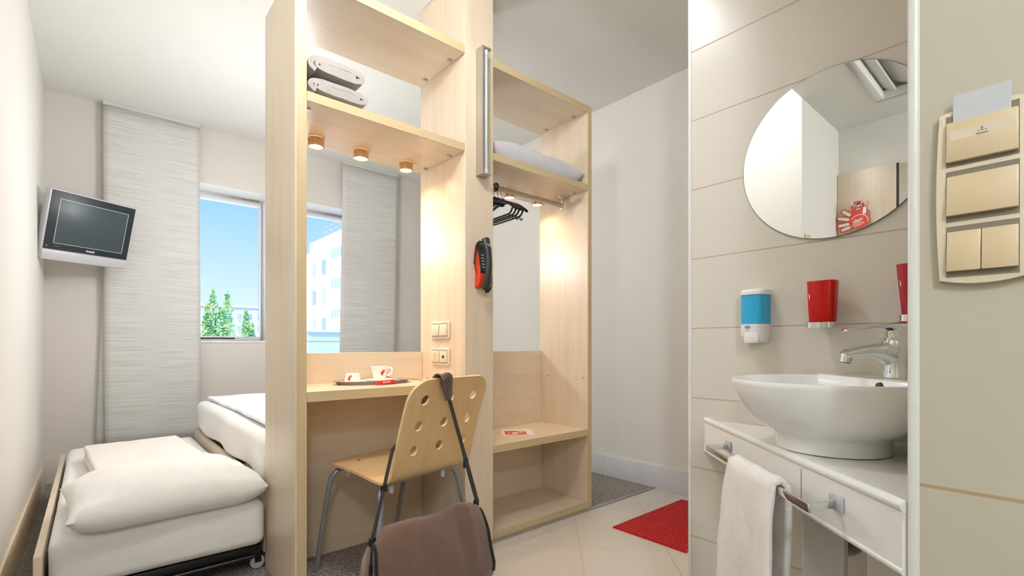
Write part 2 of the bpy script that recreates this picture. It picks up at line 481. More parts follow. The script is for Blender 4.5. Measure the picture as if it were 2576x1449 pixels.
struct('trim_2', w, M['trimw'], label='white corner trim at the end of the tiled mirror wall', cat='trim')
w = MB(); w.box(XM+0.10, 0.55, 0, XW, 0.65, ZH)
struct('wall_bath', w, M['wall'], label='white wall closing the washroom', cat='wall')
w = MB(); w.box(XS, -1.6, 0, XS+0.10, YS-0.012, ZH); w.box(XS+0.10, YS-0.112, 0, XM, YS-0.012, ZH)
struct('wall_switch', w, M['tile2'], label='beige tiled wall carrying the switch plate', cat='wall')
w = MB(); w.sweep([(XS+0.003, YS-0.006, 0), (XS+0.003, YS-0.006, ZH)], 0.0068, n=16)
struct('trim_3', w, M['trimw'], label='rounded white corner trim beside the switch plate wall', cat='trim', smooth=True)

b = MB(); b.box(XL, YH, 0, XL+0.012, YW-0.012, 0.168); struct('baseboard_left', b, M['wy'], label='maple coloured skirting under the television wall', cat='baseboard', bevel=0.002)
b = MB(); b.box(XL, YW-0.012, 0, XW, YW, 0.168); struct('baseboard_window', b, M['wallB'], label='grey beige skirting under the window', cat='baseboard', bevel=0.002)
b = MB(); b.box(XW-0.012, 0.66, 0, XW, YW-0.012, 0.146); struct('baseboard_right', b, M['stile'], label='white tiled skirting beyond the wardrobe', cat='baseboard', bevel=0.002)

# window: two sashes in one reveal
YG = YW + 0.235
def window(name, x0, x1, z0, z1, label, transom=None):
    fr = MB(); f = 0.055
    fr.box(x0, YG, z0, x0+f, YG+0.07, z1); fr.box(x1-f, YG, z0, x1, YG+0.07, z1)
    fr.box(x0+f, YG, z1-f, x1-f, YG+0.07, z1); fr.box(x0+f, YG, z0, x1-f, YG+0.07, z0+f*0.7)
    if transom: fr.box(x0+f, YG, transom-0.008, x1-f, YG+0.07, transom+0.008)
    o = struct(name, fr, M['pvc'], label=label, cat='window', bevel=0.004)
    g = MB(); g.box(x0+f-0.01, YG+0.03, z0+0.02, x1-f+0.01, YG+0.036, z1-f+0.01)
    obj('pane', g, M['glass'], o)
    return o
w1 = window('window_1', WX0, 1.20, WZ0, WZ1, 'white framed window sash beside the tall blind')
k = MB(); k.box(0.66, YG-0.006, 0.990, 0.94, YG, 1.000); obj('drain_slot', k, M['dark'], w1)
w2 = window('window_2', 1.20, WX1, 0.55, WZ1, 'white framed window sash seen through the desk opening', 0.972)
k = MB(); k.box(WX0-0.02, YW-0.006, WZ0-0.018, 1.36, YG, WZ0); obj('sill', k, M['trimw'], w1, bevel=0.002)
h = MB(); h.box(WX0, YW-0.002, WZ1-0.004, WX1, YG, WZ1); obj('reveal_lining', h, M['trimw'], w1)
h = MB(); h.box(1.165, YG-0.02, 1.45, 1.185, YG, 1.50); h.box(1.168, YG-0.035, 1.36, 1.182, YG-0.02, 1.50); obj('handle', h, M['pvc'], w1, bevel=0.003)

# blinds
def blind(name, xt0, xt1, xb0, xb1, y, z0, label, wav=0.006):
    t = thing(name, label, 'blind', ((xt0+xt1)/2, y, z0), group='panel blinds at the window')
    def fn(u, v):
        z = z0 + (ZC-0.006-z0)*v
        a = xb0 + (xt0-xb0)*v; b_ = xb1 + (xt1-xb1)*v
        return (a + (b_-a)*u, y + wav*sin(u*5+1.3)*(1-v*0.7), z)
    g = MB(); g.grid(fn, 14, 20)
    obj('fabric_panel', g, M['blind'], t, smooth=True, solid=0.003)
    r = MB(); r.box(xt0, y-0.01, ZC-0.024, xt1, y+0.01, ZC-0.001); obj('head_rail', r, M['blind'], t)
    r = MB(); r.box(xb0, y-0.006+wav*0.5, z0-0.02, xb1, y+0.004+wav*0.5, z0+0.001); obj('bottom_bar', r, M['blind'], t)
    return t
blind('panel_blind', 0.062, 0.638, 0.072, 0.648, YW-0.062, 0.19, 'wide pale grey panel blind hanging in front, beside the television')
blind('panel_blind', 0.10, 0.60, 0.022, 0.56, YW-0.030, 0.19, 'panel blind hanging half hidden behind the wide one at the television', 0.002)
blind('panel_blind', 1.775, 2.345, 1.742, 2.312, YW-0.062, 0.60, 'pale grey panel blind seen through the open desk unit')

# ------------------------------------------------------------------ furniture: open desk unit, column, wardrobe
Z2a, Z2b, ZTa, ZTb = 1.8165, 1.8515, 2.262, 2.300
D0, D1, S0, S1, BP = 0.7254, 0.7626, 0.4161, 0.4536, 0.8985
def panel(name, x0, y0, z0, x1, y1, z1, mat, par, bev=0.0015):
    m = MB(); m.box(x0, y0, z0, x1, y1, z1); return obj(name, m, mat, par, bevel=bev, seg=1)
EPS = 0.0006
desk = thing('desk_unit', 'open maple desk unit with overhead shelves standing behind the chair', 'desk', (0.92, 2.0, 0))
sp = MB(); sp.softbox(XLL-0.004, YF, 0.0, XLR, YB, ZTb, 0.006, 4)
obj('side_panel', sp, M['wz'], desk, smooth=True)
e = MB(); e.box(XLL+0.002, YF-0.0012, 0.004, XLR-0.001, YF+0.002, ZTb-0.004); obj('edge_band', e, M['edgez'], desk)
def shelf(par, name, x0, x1, z0, z1, y0=YF, y1=YB):
    s_ = panel(name, x0+EPS, y0+0.002, z0, x1-EPS, y1, z1, M['wx'], par)
    e_ = MB(); e_.box(x0+EPS, y0, z0+0.0006, x1-EPS, y0+0.0024, z1-0.0006); obj('edge_band', e_, M['edge'], s_)
    return s_
shelf(desk, 'top_shelf', XLR, XDL, ZTa, ZTb)
lampshelf = shelf(desk, 'lamp_shelf', XLR, XDL, Z2a, Z2b)
shelf(desk, 'desk_top', XLR, XDL, D0, D1)
panel('upstand', XLR+EPS, YB-0.019, D1, XDL-EPS, YB, BP, M['wx'], desk)
panel('back_panel', XLR+EPS, YB-0.019, 0.0, XDL-EPS, YB, D0, M['wx'], desk)
def connector(x, y, z, par, down=True):
    m = MB(Matrix.Translation((x, y, z)))
    m.box(-0.013, -0.009, -0.004, 0.011, 0.009, 0.0); m.lathe([(0.005,-0.0055),(0.005,-0.003)], 10)
    obj('connector', m, M['steel'], par, bevel=0.001)
for z in (ZTa, Z2a):
    for y in (1.90, 2.12): connector(XDL-0.022, y, z, desk)
connector(XLR+0.022, 1.87, Z2a, desk)

colm = thing('divider_column', 'tall maple column reaching the ceiling between desk and wardrobe', 'column', ((XDL+XDR)/2, 2.0, 0))
m = MB(); m.box(XDL, YF+0.02, 0, XDR, YB, ZC-0.002); obj('column_body', m, M['wz'], colm, bevel=0.0015, seg=1)
m = MB(); m.box(XDL, YF, 0, XDR, YF+0.0185, ZC-0.002); obj('front_panel', m, M['wz'], colm, bevel=0.0015, seg=1)

ward = thing('open_wardrobe', 'open maple wardrobe with clothes rail and low seat shelf', 'wardrobe', ((XDR+XRR)/2, 2.0, 0))
panel('side_panel', XRL, YF+0.002, 0.004, XRR, YB, ZTb, M['wz'], ward)
e = MB(); e.box(XRL+0.0005, YF, 0.004, XRR-0.0005, YF+0.0024, ZTb-0.001); obj('edge_band', e, M['edgez'], ward)
shelf(ward, 'top_shelf', XDR, XRL, ZTa, ZTb)
shelf(ward, 'hat_shelf', XDR, XRL, Z2a, Z2b)
shelf(ward, 'seat_shelf', XDR, XRL, S0, S1)
shelf(ward, 'base_shelf', XDR, XRL, 0.004, 0.0404)
panel('back_panel', XDR+EPS, YB-0.019, S1, XRL-EPS, YB, BP, M['wx'], ward)
panel('lower_back_panel', XDR+EPS, YB-0.019, 0.0404, XRL-EPS, YB, S0, M['wx'], ward)
for z in (ZTa, Z2a):
    for y in (1.90, 2.12): connector(XRL-0.022, y, z, ward)
for (y, z) in ((1.845, 0.745), (2.13, 0.745)):
    k = MB(Matrix.Translation((XRL, y, z))); k.sweep([(-0.0006,0,0),(0.003,0,0)], 0.0035, n=10); obj('screw_hole', k, M['dark'], ward)
YR = 1.985; ZR = 1.762
rail = MB(); rail.sweep([(XDR, YR, ZR), (2.116, YR, ZR)], 0.0075, 0.014, n=16); obj('clothes_rail', rail, M['steel'], ward, smooth=True)
br = MB(); br.box(2.108, YR-0.012, ZR-0.018, 2.118, YR+0.012, ZR+0.018); br.box(2.111, YR-0.006, ZR+0.018, 2.118, YR+0.006, Z2a-0.001); br.box(2.093, YR-0.010, Z2a-0.004, 2.118, YR+0.010, Z2a)
br.lathe([(0.007,-0.010),(0.007,-0.004)], 12, (2.098, YR, Z2a)); obj('rail_bracket', br, M['chrome'], ward, bevel=0.0012)

# spot lamps
def spot(x, y, par_label, grp, power):
    t = thing('spot_lamp', par_label, 'lamp', (x, y, Z2a), group=grp); zl = Z2a - 0.0008
    r = MB(); r.lathe([(0.030, 0.0), (0.033, -0.003), (0.033, -0.036), (0.030, -0.038), (0.028, -0.036), (0.028,-0.002)], 32, (x, y, zl), cap=False)
    obj('housing', r, M['cuff'], t, smooth=True)
    l = MB(); l.lathe([(0.029, -0.030), (0.029, -0.0335), (0.022, -0.036)], 32, (x, y, zl)); obj('lens', l, M['lens'], t, smooth=True)
    s = MB(); s.sweep([(x-0.034, y-0.004, Z2a-0.016), (x-0.031, y-0.004, Z2a-0.016)], 0.003, n=8); obj('grub_screw', s, M['dark'], t)
    li = bpy.data.lights.new('spot_bulb', 'SPOT'); li.energy = power; li.color = (1.0, 0.70, 0.40); li.spot_size = radians(150); li.spot_blend = 1.0; li.shadow_soft_size = 0.028
    lo = bpy.data.objects.new('spot_bulb', li); COL.objects.link(lo); lo.parent = t; lo.location = (0, 0, -0.041)
    return t
P_SPOT = 9.5
spot(0.726, 2.115, 'small round spot lamp under the desk shelf, beside the side panel', 'spot lamps under the desk shelf', P_SPOT)
spot(0.926, 2.115, 'small round spot lamp under the desk shelf, middle one of three', 'spot lamps under the desk shelf', P_SPOT)
spot(1.153, 2.115, 'small round spot lamp under the desk shelf, beside the tall column', 'spot lamps under the desk shelf', P_SPOT)
spot(1.815, 2.115, 'small round spot lamp above the clothes rail, nearer the hangers', 'spot lamps in the wardrobe', P_SPOT*0.6)
spot(2.035, 2.115, 'small round spot lamp above the clothes rail, nearer the rail end', 'spot lamps in the wardrobe', P_SPOT*0.6)

# fluorescent strip lamp on the column
fx0, fx1, fz0, fz1 = 1.346, 1.398, 1.716, 2.302
t = thing('wall_lamp', 'unlit steel strip lamp fixed upright to the tall column', 'lamp', (1.372, YF, 2.0))
m = MB(); m.prism([(YF, -0), (YF-0.052, 0), (YF-0.052, 0.012), (YF-0.02, 0.020), (YF, 0.05)], fz0, fz1) if False else None
m = MB(); m.prism([(fx0, YF), (fx0, YF-0.050), (fx0+0.010, YF-0.050), (fx0+0.016, YF-0.018), (fx1, YF-0.012), (fx1, YF)], fz0+0.004, fz1-0.004)
obj('back_tray', m, M['steel'], t, bevel=0.0008)
for z in (fz0, fz1-0.006):
    m = MB(); m.box(fx0, YF-0.052, z, fx1, YF, z+0.006); obj('end_cap', m, M['steel'], t, bevel=0.001)
m = MB(); m.sweep([(1.379, YF-0.034, fz0+0.030), (1.379, YF-0.034, fz1-0.030)], 0.008, n=20); obj('tube', m, M['fluo'], t, smooth=True)
for z0, z1 in ((fz0+0.006, fz0+0.030), (fz1-0.030, fz1-0.006)):
    m = MB(); m.sweep([(1.379, YF-0.034, z0), (1.379, YF-0.034, z1)], 0.0098, n=20); m.box(1.372, YF-0.034, z0+0.004, 1.386, YF-0.012, z0+0.018); obj('lamp_holder', m, M['wplastic'], t, smooth=True)
m = MB()
m.grid(lambda u, v: (fx0+0.010+(fx1-fx0-0.010)*min(1,u*1.6), YF-0.050 + (0.0 if u < 0.62 else (u-0.62)/0.38*0.038), fz0+0.006+(fz1-fz0-0.012)*v), 8, 1)
obj('clear_cover', m, M['tubeglass'], t)

# telephone on the column
t = thing('wall_telephone', 'orange and black corded telephone hanging on the tall column', 'telephone', (1.375, YF, 1.30))
m = MB()
prof = [(0,1.198),(-0.024,1.198),(-0.040,1.235),(-0.038,1.285),(-0.026,1.33),(-0.010,1.395),(0,1.400)]
m.prism([(YF+a, z) for a, z in prof], 1.339, 1.385, 'x'); obj('wall_base', m, M['orange'], t, bevel=0.004)
m = MB(); m.prism([(YF-0.038,1.262),(YF-0.045,1.270),(YF-0.034,1.345),(YF-0.020,1.402),(YF-0.010,1.402),(YF-0.026,1.335)], 1.342, 1.383, 'x'); obj('keypad', m, M['dark'], t, bevel=0.001)
m = MB()
for r_ in range(5):
    for q in range(2):
        z = 1.290 + r_*0.014; y = YF-0.0402 + (z-1.285)*0.15
        m.lathe([(0.0025,-0.0015),(0.0025,0.0015)], 8, (1.353+q*0.009, y-0.004, z))
obj('key_button', m, M['wplastic'], t); t.children[-1]['kind'] = 'stuff'
hp = crom([(1.362, YF-0.048, 1.186), (1.363, YF-0.062, 1.22), (1.364, YF-0.074, 1.27), (1.364, YF-0.077, 1.32), (1.364, YF-0.070, 1.37), (1.364, YF-0.055, 1.408), (1.364, YF-0.050, 1.419)], 5)
n_ = len(hp); hw = [(0.0185 + 0.0035*math.cos(2*pi*i/(n_-1)))*(0.55 if i in (0, n_-1) else (0.85 if i in (1, n_-2) else 1)) for i in range(n_)]; hh = [(0.012 + 0.003*math.cos(2*pi*i/(n_-1)))*(0.7 if i in (0, n_-1) else 1) for i in range(n_)]
hp2 = hp
m = MB(); m.sweep(hp2, hw, hh, n=24, up=(0,-1,0.2)); hs = obj('handset', m, M['dark'], t, smooth=50)
Mt = frame((1.3605, YF-0.0800, 1.388), Vector((1,0,0)), Vector((0,0.34,0.94)), Vector((0,-0.94,0.34)))
text('maker_name', 'ALCATEL', 0.0054, Mt, M['wprint'], hs)
print_line('second_line', [1,.9,.9,1], 0.0048, Mt @ Matrix.Translation((0.003,-0.0068,-0.0004)), M['wprint'], hs)
def coil(path, R, turns, r, name, par):
    pts = crom(path, 40); m_ = len(pts); out = []
    for i in range(m_*3):
        f = i/3.0; i0 = min(int(f), m_-2); p = pts[i0].lerp(pts[i0+1], f-i0)
        tt = (pts[i0+1]-pts[i0]).normalized(); a = tt.orthogonal().normalized(); b_ = tt.cross(a)
        ph = 2*pi*turns*i/(m_*3); out.append(p + a*(R*cos(ph)) + b_*(R*sin(ph)))
    mm = MB(); mm.sweep(out, r, n=6); return obj(name, mm, M['black'], par, smooth=True)
coil([(1.352, YF-0.048, 1.402), (1.336, YF-0.034, 1.402), (1.330, YF-0.022, 1.370), (1.326, YF-0.016, 1.305)], 0.0045, 30, 0.0016, 'coiled_cord', t)
m = MB(); m.sweep(crom([(1.326, YF-0.016, 1.305), (1.330, YF-0.02, 1.285), (1.3395, YF-0.020, 1.262)], 6), 0.0016, n=6); obj('cord_end', m, M['black'], t)
coil([(1.384, YF-0.060, 1.275), (1.397, YF-0.050, 1.235), (1.394, YF-0.048, 1.200), (1.380, YF-0.050, 1.182), (1.366, YF-0.050, 1.178)], 0.0045, 26, 0.0016, 'coiled_cord', t)

# switch and socket plates on the column
def plate(name, label, cat, zc, kind):
    yc = 2.004
    t = thing(name, label, cat, (XDL, yc, zc))
    Mx = frame((XDL, yc, zc), Vector((0,-1,0)), Vector((0,0,1)), Vector((-1,0,0)))
    m = MB(Mx); m.prism(rrect(0.158, 0.085, 0.010), 0.0, 0.010); obj('plate_frame', m, M['cream'], t, bevel=0.003)
    for sx in (-0.0355, 0.0355):
        if kind == 'switch':
            m = MB(Mx); m.box(sx-0.033, -0.033, 0.0095, sx+0.033, 0.033, 0.0105); f = obj('recess', m, M['steel'], t)
            m = MB(Mx); m.prism([(-0.027,0.010),(0.027,0.010),(0.027,0.0135),(-0.027,0.018)], sx-0.0305, sx+0.0305, 'x'); obj('rocker', m, M['cream'], t, bevel=0.0012)
        else:
            m = MB(Mx); m.box(sx-0.033, -0.033, 0.0095, sx+0.033, 0.033, 0.0105); obj('recess', m, M['steel'], t)
            m = MB(Mx); m.box(sx-0.030, -0.027, 0.010, sx+0.030, 0.027, 0.014); f = obj('insert', m, M['cream'], t, bevel=0.001)
            if sx < 0:
                m = MB(Mx); m.lathe([(0.021,0.0142),(0.020,0.0145),(0.0195,0.0125),(0.002,0.0122)], 28, (sx,0,0)); obj('socket_well', m, M['tan'], f, smooth=True)
                m = MB(Mx)
                for q in (-0.0095, 0.0095): m.lathe([(0.0025,0.0128),(0.0025,0.0132)], 10, (sx+q,0,0))
                obj('pin_hole', m, M['black'], f)
            else:
                m = MB(Mx); m.box(sx-0.008, -0.008, 0.0135, sx+0.008, 0.006, 0.0146); obj('data_port', m, M['black'], f)
    return t
plate('double_light_switch', 'cream double light switch on the column above the socket plate', 'switch', 1.006, 'switch')
plate('double_socket', 'cream plate with power socket and data port above the desk', 'socket', 0.878, 'socket')

# folded blankets on the lamp shelf : flattened spiral of thick fleece
def roll(name, label, x0, x1, y0, y1, z0, z1, seed, flip=1):
    rnd = random.Random(seed); th = (z1-z0)/4.05; path = []
    W = (x1-x0)/2 - th/2; H = (z1-z0)/2 - th/2; cx, cz = (x0+x1)/2, (z0+z1)/2
    turns = 1.55; n = 110
    for i in range(n+1):
        a = 2*pi*turns*i/n; k = 1 - i/n*0.90*turns/1.55
        hh = max(H - th*1.02*(a/(2*pi)), th*0.0); ww = max(W - th*1.15*(a/(2*pi)), 0.02)
        ph = -a*flip + (pi*1.25 if flip > 0 else -pi*0.25)
        cs, sn = cos(ph), sin(ph)
        px = ww*math.copysign(abs(cs)**0.6, cs); pz = hh*math.copysign(abs(sn)**0.85, sn)
        path.append(Vector((cx+px, 0, cz+pz)))
    L_, R_ = [], []
    for i, p in enumerate(path):
        tt = (path[min(i+1,n)]-path[max(i-1,0)]).normalized(); nn = Vector((-tt.z,0,tt.x)); hw_ = th*0.48
        L_.append(p+nn*hw_); R_.append(p-nn*hw_)
    m = MB(); ny = 7; vs = []; fs = []
    sec = L_ + R_[::-1]; ns = len(sec)
    for j in range(ny+1):
        rr = 1.0
        y = y0 + (y1-y0)*j/ny
        sh = 0.0 if 0 < j < ny else 0.0
        for q in sec:
            d = 0.0022*nz((q.x, y, q.z), 35, seed)
            vs.append((q.x+d, y+0.003*nz((q.x*1.2, 0, q.z), 28, seed), q.z+d*0.8))
    for j in range(ny):
        for i in range(ns): fs.append((j*ns+i, j*ns+(i+1)%ns, (j+1)*ns+(i+1)%ns, (j+1)*ns+i))
    for j in (0, ny):
        for i in range(n): fs.append((j*ns+i, j*ns+i+1, j*ns+ns-2-i, j*ns+ns-1-i))
    m.add(vs, fs)
    o = obj(name, m, M['wool'], smooth=60, bevel=0.0)
    tag(o, label, 'blanket', 'folded grey blankets on the shelf'); return o
roll('folded_blanket', 'grey folded fleece blanket lying on the shelf, under the other one', 0.592, 0.835, 1.812, 2.14, 1.8525, 1.922, 3)
roll('folded_blanket', 'grey folded fleece blanket lying on top of the other one', 0.590, 0.822, 1.808, 2.13, 1.922, 2.004, 8)

# ------------------------------------------------------------------ pillows
def pillow_mb(W, D, H, Mx, seed, flat=0.35, wr=0.006):
    m = MB(Mx); nu, nv = 44, 30
    def ed(u, v):
        s = 1-0.055*(1-abs(u)**2.2)*0 
        x = W/2*u*(1-0.045*(1-v*v)); y = D/2*v*(1-0.055*(1-u*u)); return x, y
    def hgt(u, v):
        a = max(0, 1-abs(u)**3.6)**0.5; b = max(0, 1-abs(v)**3.0)**0.5; return a*b
    def top(i, j):
        u, v = i*2-1, j*2-1; x, y = ed(u, v); h = hgt(u, v)
        e = min(1, h*3)
        z = H*(flat + (1-flat)*h) + wr*e*(nz((x,y,0), 9, seed)*1.2 + nz((x,y,0), 24, seed)*0.6) + 0.004*(abs(u)**6)*(abs(v)**6)
        return (x, y, z)
    def bot(i, j):
        u, v = i*2-1, j*2-1; x, y = ed(u, v); h = hgt(u, v)
        return (x, y, H*flat*(1-min(1, h*1.9)) + 0.004*(abs(u)**6)*(abs(v)**6))
    m.grid(top, nu, nv); m.grid(bot, nu, nv); return m
pm = pillow_mb(0.612, 0.54, 0.158, frame((0.226, 2.365, 0.3045), Vector((0.995,0.06,0.0)).normalized(), Vector((-0.06,0.995,0.0)).normalized(), Vector((0,0,1))), 5, 0.36, 0.009)
tag(obj('pillow', pm, M['pillow'], smooth=75), 'plump white pillow lying at the near end of the low pull-out bed', 'pillow')
pm = pillow_mb(0.672, 0.34, 0.135, frame((1.800, 1.995, Z2b+0.001), Vector((1,0,0)), Vector((0,1,0)), Vector((0,0,1))), 11, 0.42, 0.007)
tag(obj('pillow', pm, M['gpillow'], smooth=75), 'pale grey pillow lying on the hat shelf of the wardrobe', 'pillow')

# ------------------------------------------------------------------ beds
tr = thing('pull_out_bed', 'low white pull-out bed with maple side rail beside the television wall', 'bed', (0.2, 3.1, 0))
m = MB(); m.box(-0.139, 2.145, 0.03, -0.118, 4.07, 0.260); obj('side_rail', m, M['wy'], tr, bevel=0.002)
def mfn(p):
    d = 0.004*nz(p, 5, 2) + 0.0018*nz(p, 16, 4)
    return Vector((p.x + d*0.4, p.y + d, p.z + (d if p.z > 0.2 else 0)))
m = MB(); m.softbox(-0.106, 2.160, 0.118, 0.540, 4.03, 0.300, 0.035, 26, mfn); obj('mattress', m, M['sheet'], tr, smooth=70)
m = MB()
m.box(-0.116, 2.19, 0.062, 0.53, 2.222, 0.112); m.box(-0.116, 3.98, 0.062, 0.53, 4.01, 0.112); m.box(0.50, 2.222, 0.062, 0.53, 3.98, 0.112); m.box(-0.116, 2.222, 0.062, -0.09, 3.98, 0.112)
for y in (2.6, 3.0, 3.4, 3.8): m.box(-0.09, y, 0.085, 0.50, y+0.05, 0.112)
obj('bed_base', m, M['blackmetal'], tr, bevel=0.004)
m = MB(); m.sweep([(-0.05, 2.175, 0.075), (0.50, 2.175, 0.075)], 0.007, n=10); obj('pull_bar', m, M['blackmetal'], tr, smooth=True)
for (x, y) in ((0.525, 2.235), (-0.08, 2.235), (0.50, 3.95), (-0.08, 3.95)):
    m = MB(Matrix.Translation((x, y, 0.0285)) @ Matrix.Rotation(pi/2, 4, 'X')); m.lathe([(0.008,-0.011),(0.026,-0.010),(0.028,-0.007),(0.028,0.007),(0.026,0.010),(0.008,0.011)], 24); c_ = obj('caster', m, M['card'], tr, smooth=True)
    m = MB(); m.box(x-0.012, y-0.018, 0.03, x+0.012, y-0.0145, 0.066); m.box(x-0.012, y+0.0145, 0.03, x+0.012, y+0.018, 0.066); m.v = m.v[:]; m = MB(); m.prism([(y-0.018,0.03),(y-0.0145,0.03),(y-0.0145,0.063),(y+0.0145,0.063),(y+0.0145,0.03),(y+0.018,0.03),(y+0.018,0.066),(y-0.018,0.066)], x-0.012, x+0.012, 'x'); obj('caster_fork', m, M['blackmetal'], c_)

bed = thing('bed', 'white made-up bed in a maple frame behind the desk unit', 'bed', (1.0, 3.1, 0))
m = MB(); m.box(0.548, 2.225, 0.06, 0.572, 4.02, 0.338); obj('side_rail', m, M['wy'], bed, bevel=0.002)
m = MB(); m.box(1.478, 2.225, 0.06, 1.50, 4.02, 0.338); obj('side_rail', m, M['wy'], bed, bevel=0.002)
m = MB(); m.box(0.572, 3.998, 0.06, 1.478, 4.02, 0.338); obj('foot_board', m, M['wx'], bed, bevel=0.002)
m = MB(); m.box(0.572, 2.225, 0.06, 1.478, 2.247, 0.338); obj('head_board', m, M['wx'], bed, bevel=0.002)
for (x, y) in ((0.56,2.27),(1.49,2.27),(0.56,3.975),(1.49,3.975)):
    m = MB(); m.box(x-0.02+(.02 if x<1 else -.02), y-0.025, 0, x+0.02+(.02 if x<1 else -.02), y+0.025, 0.30); obj('leg', m, M['wz'], bed, bevel=0.002)
def mfn2(p):
    d = 0.006*nz(p, 4, 7) + 0.002*nz(p, 14, 4)
    k = max(0, min(1, (0.54-p.z)/0.15))
    return Vector((p.x + d*0.6 - (0.012*sin(p.y*9) if p.x < 0.62 else 0)*k, p.y + d*0.5, p.z + (d if p.z > 0.45 else 0)))
m = MB(); m.softbox(0.556, 2.225, 0.338, 1.50, 4.035, 0.543, 0.045, 26, mfn2); obj('mattress', m, M['sheet'], bed, smooth=70)
# quilt folded flat on the bed
def qf(p):
    d = 0.006*nz(p, 5, 3) + 0.003*nz(p, 13, 9)
    x = p.x + 0.012*sin(p.y*2.2+1) + (0.03*max(0,(p.y-3.6)) if p.x < 0.8 else 0)
    return Vector((x, p.y, p.z + d))
m = MB(); m.softbox(0.615, 2.235, 0.550, 1.48, 4.02, 0.572, 0.010, 28, qf)
tag(obj('quilt', m, M['cover'], smooth=70), 'flat white quilt lying on the bed behind the desk unit', 'quilt')

# folded blanket on the pull-out bed : three stacked layers joined at the fold
fb = thing('folded_blanket', 'white folded cover lying on the pull-out bed behind the pillow', 'blanket', (0.19, 3.4, 0.3))
def lf(k):
    def f(p):
        d = 0.004*nz(p, 7, k*3.1) + 0.0015*nz(p, 22, k)
        sk = 0.10*(p.y-3.3)
        return Vector((p.x - 0.06*(p.y-3.3) + d, p.y + 0.10*(p.x-0.2) + d, p.z + d))
    return f
zz = 0.3085
for k, (h_, nm) in enumerate(((0.026, 'bottom_fold'), (0.022, 'middle_fold'), (0.030, 'top_fold'))):
    i_ = 0.004*(k % 2)
    m = MB(); m.softbox(-0.015+i_, 2.86+i_*2, zz, 0.415-i_*1.5, 3.58, zz+h_, h_*0.49, 16, lf(k)); zz += h_-0.002
    obj(nm, m, M['fold'], fb, smooth=75)

# ------------------------------------------------------------------ television
TC = Vector((0.001, 4.111, 1.659))
RT = Matrix.Rotation(0.588, 4, 'Z') @ Matrix.Rotation(0.275, 4, 'X') @ Matrix.Rotation(-0.017, 4, 'Y')
MT = Matrix.Translation(TC) @ RT       # local: x across, y into the set, z up
tv = thing('television', 'silver framed flat television on a wall bracket', 'television', TC)
def face(par, name, x0, z0, x1, z1, y0, y1, mat, bev=0.002, rr=0.0):
    m = MB(MT); m.box(x0, y0, z0, x1, y1, z1); return obj(name, m, mat, par, bevel=bev)
m = MB(MT @ Matrix.Rotation(pi/2, 4, 'X')); m.prism(rrect(0.5, 0.428, 0.014), -0.045, 0.0); obj('cabinet', m, M['silver'], tv, bevel=0.004)
m = MB(MT @ Matrix.Rotation(pi/2, 4, 'X')); m.prism(rrect(0.36, 0.30, 0.03), -0.075, -0.045); obj('rear_housing', m, M['dark'], tv, bevel=0.006)
face(tv, 'screen_surround', -0.240, -0.146, 0.240, 0.207, -0.0035, 0.002, M['bez'], 0.001)
face(tv, 'screen', -0.192, -0.105, 0.198, 0.160, -0.0045, 0.001, M['lcd'], 0.0005)
m = MB(MT)
for (x0,z0,x1,z1) in ((-0.195,-0.108,-0.192,0.163),(0.198,-0.108,0.201,0.163),(-0.195,0.160,0.201,0.163),(-0.195,-0.108,0.201,-0.105)): m.box(x0,-0.0052,z0,x1,0.0,z1)
obj('screen_rim', m, M['silver'], tv)
face(tv, 'speaker_bar', -0.246, -0.210, 0.246, -0.150, -0.010, 0.002, M['silver'], 0.004)
MF = MT @ Matrix.Rotation(pi/2, 4, 'X')
text('maker_name', 'PHILIPS', 0.0155, MF @ Matrix.Translation((0.012, -0.129, 0.0042)), M['wprint'], tv, bold=0.0004)
print_line('model_line', [.8,1,.9,0,1,.8,.9,1,.8,.9], 0.0055, MF @ Matrix.Translation((-0.176, -0.124, 0.0040)), M['gprint'], tv)
m = MB(MF @ Matrix.Translation((-0.226, -0.128, 0.0036))); m.lathe([(0.006,0),(0.006,0.0015)], 16); obj('standby_light', m, M['redprint'], tv)
tb = thing('tv_bracket', 'small pale wall bracket behind the television', 'bracket', (XL, 4.165, 1.70))
m = MB(); m.box(XL, 4.125, 1.60, XL+0.016, 4.20, 1.80); obj('wall_plate', m, M['cream'], tb, bevel=0.003)
pb = MT @ Vector((-0.05, 0.092, 0.03))
m = MB(); m.sweep([(XL+0.014, 4.165, 1.70), (XL+0.05, 4.17, 1.695), tuple(pb)], 0.014, n=12); obj('arm', m, M['silver'], tb, smooth=True)
m = MB(MT); m.box(-0.09, 0.0765, -0.05, -0.01, 0.088, 0.06); obj('set_plate', m, M['silver'], tb, bevel=0.003)

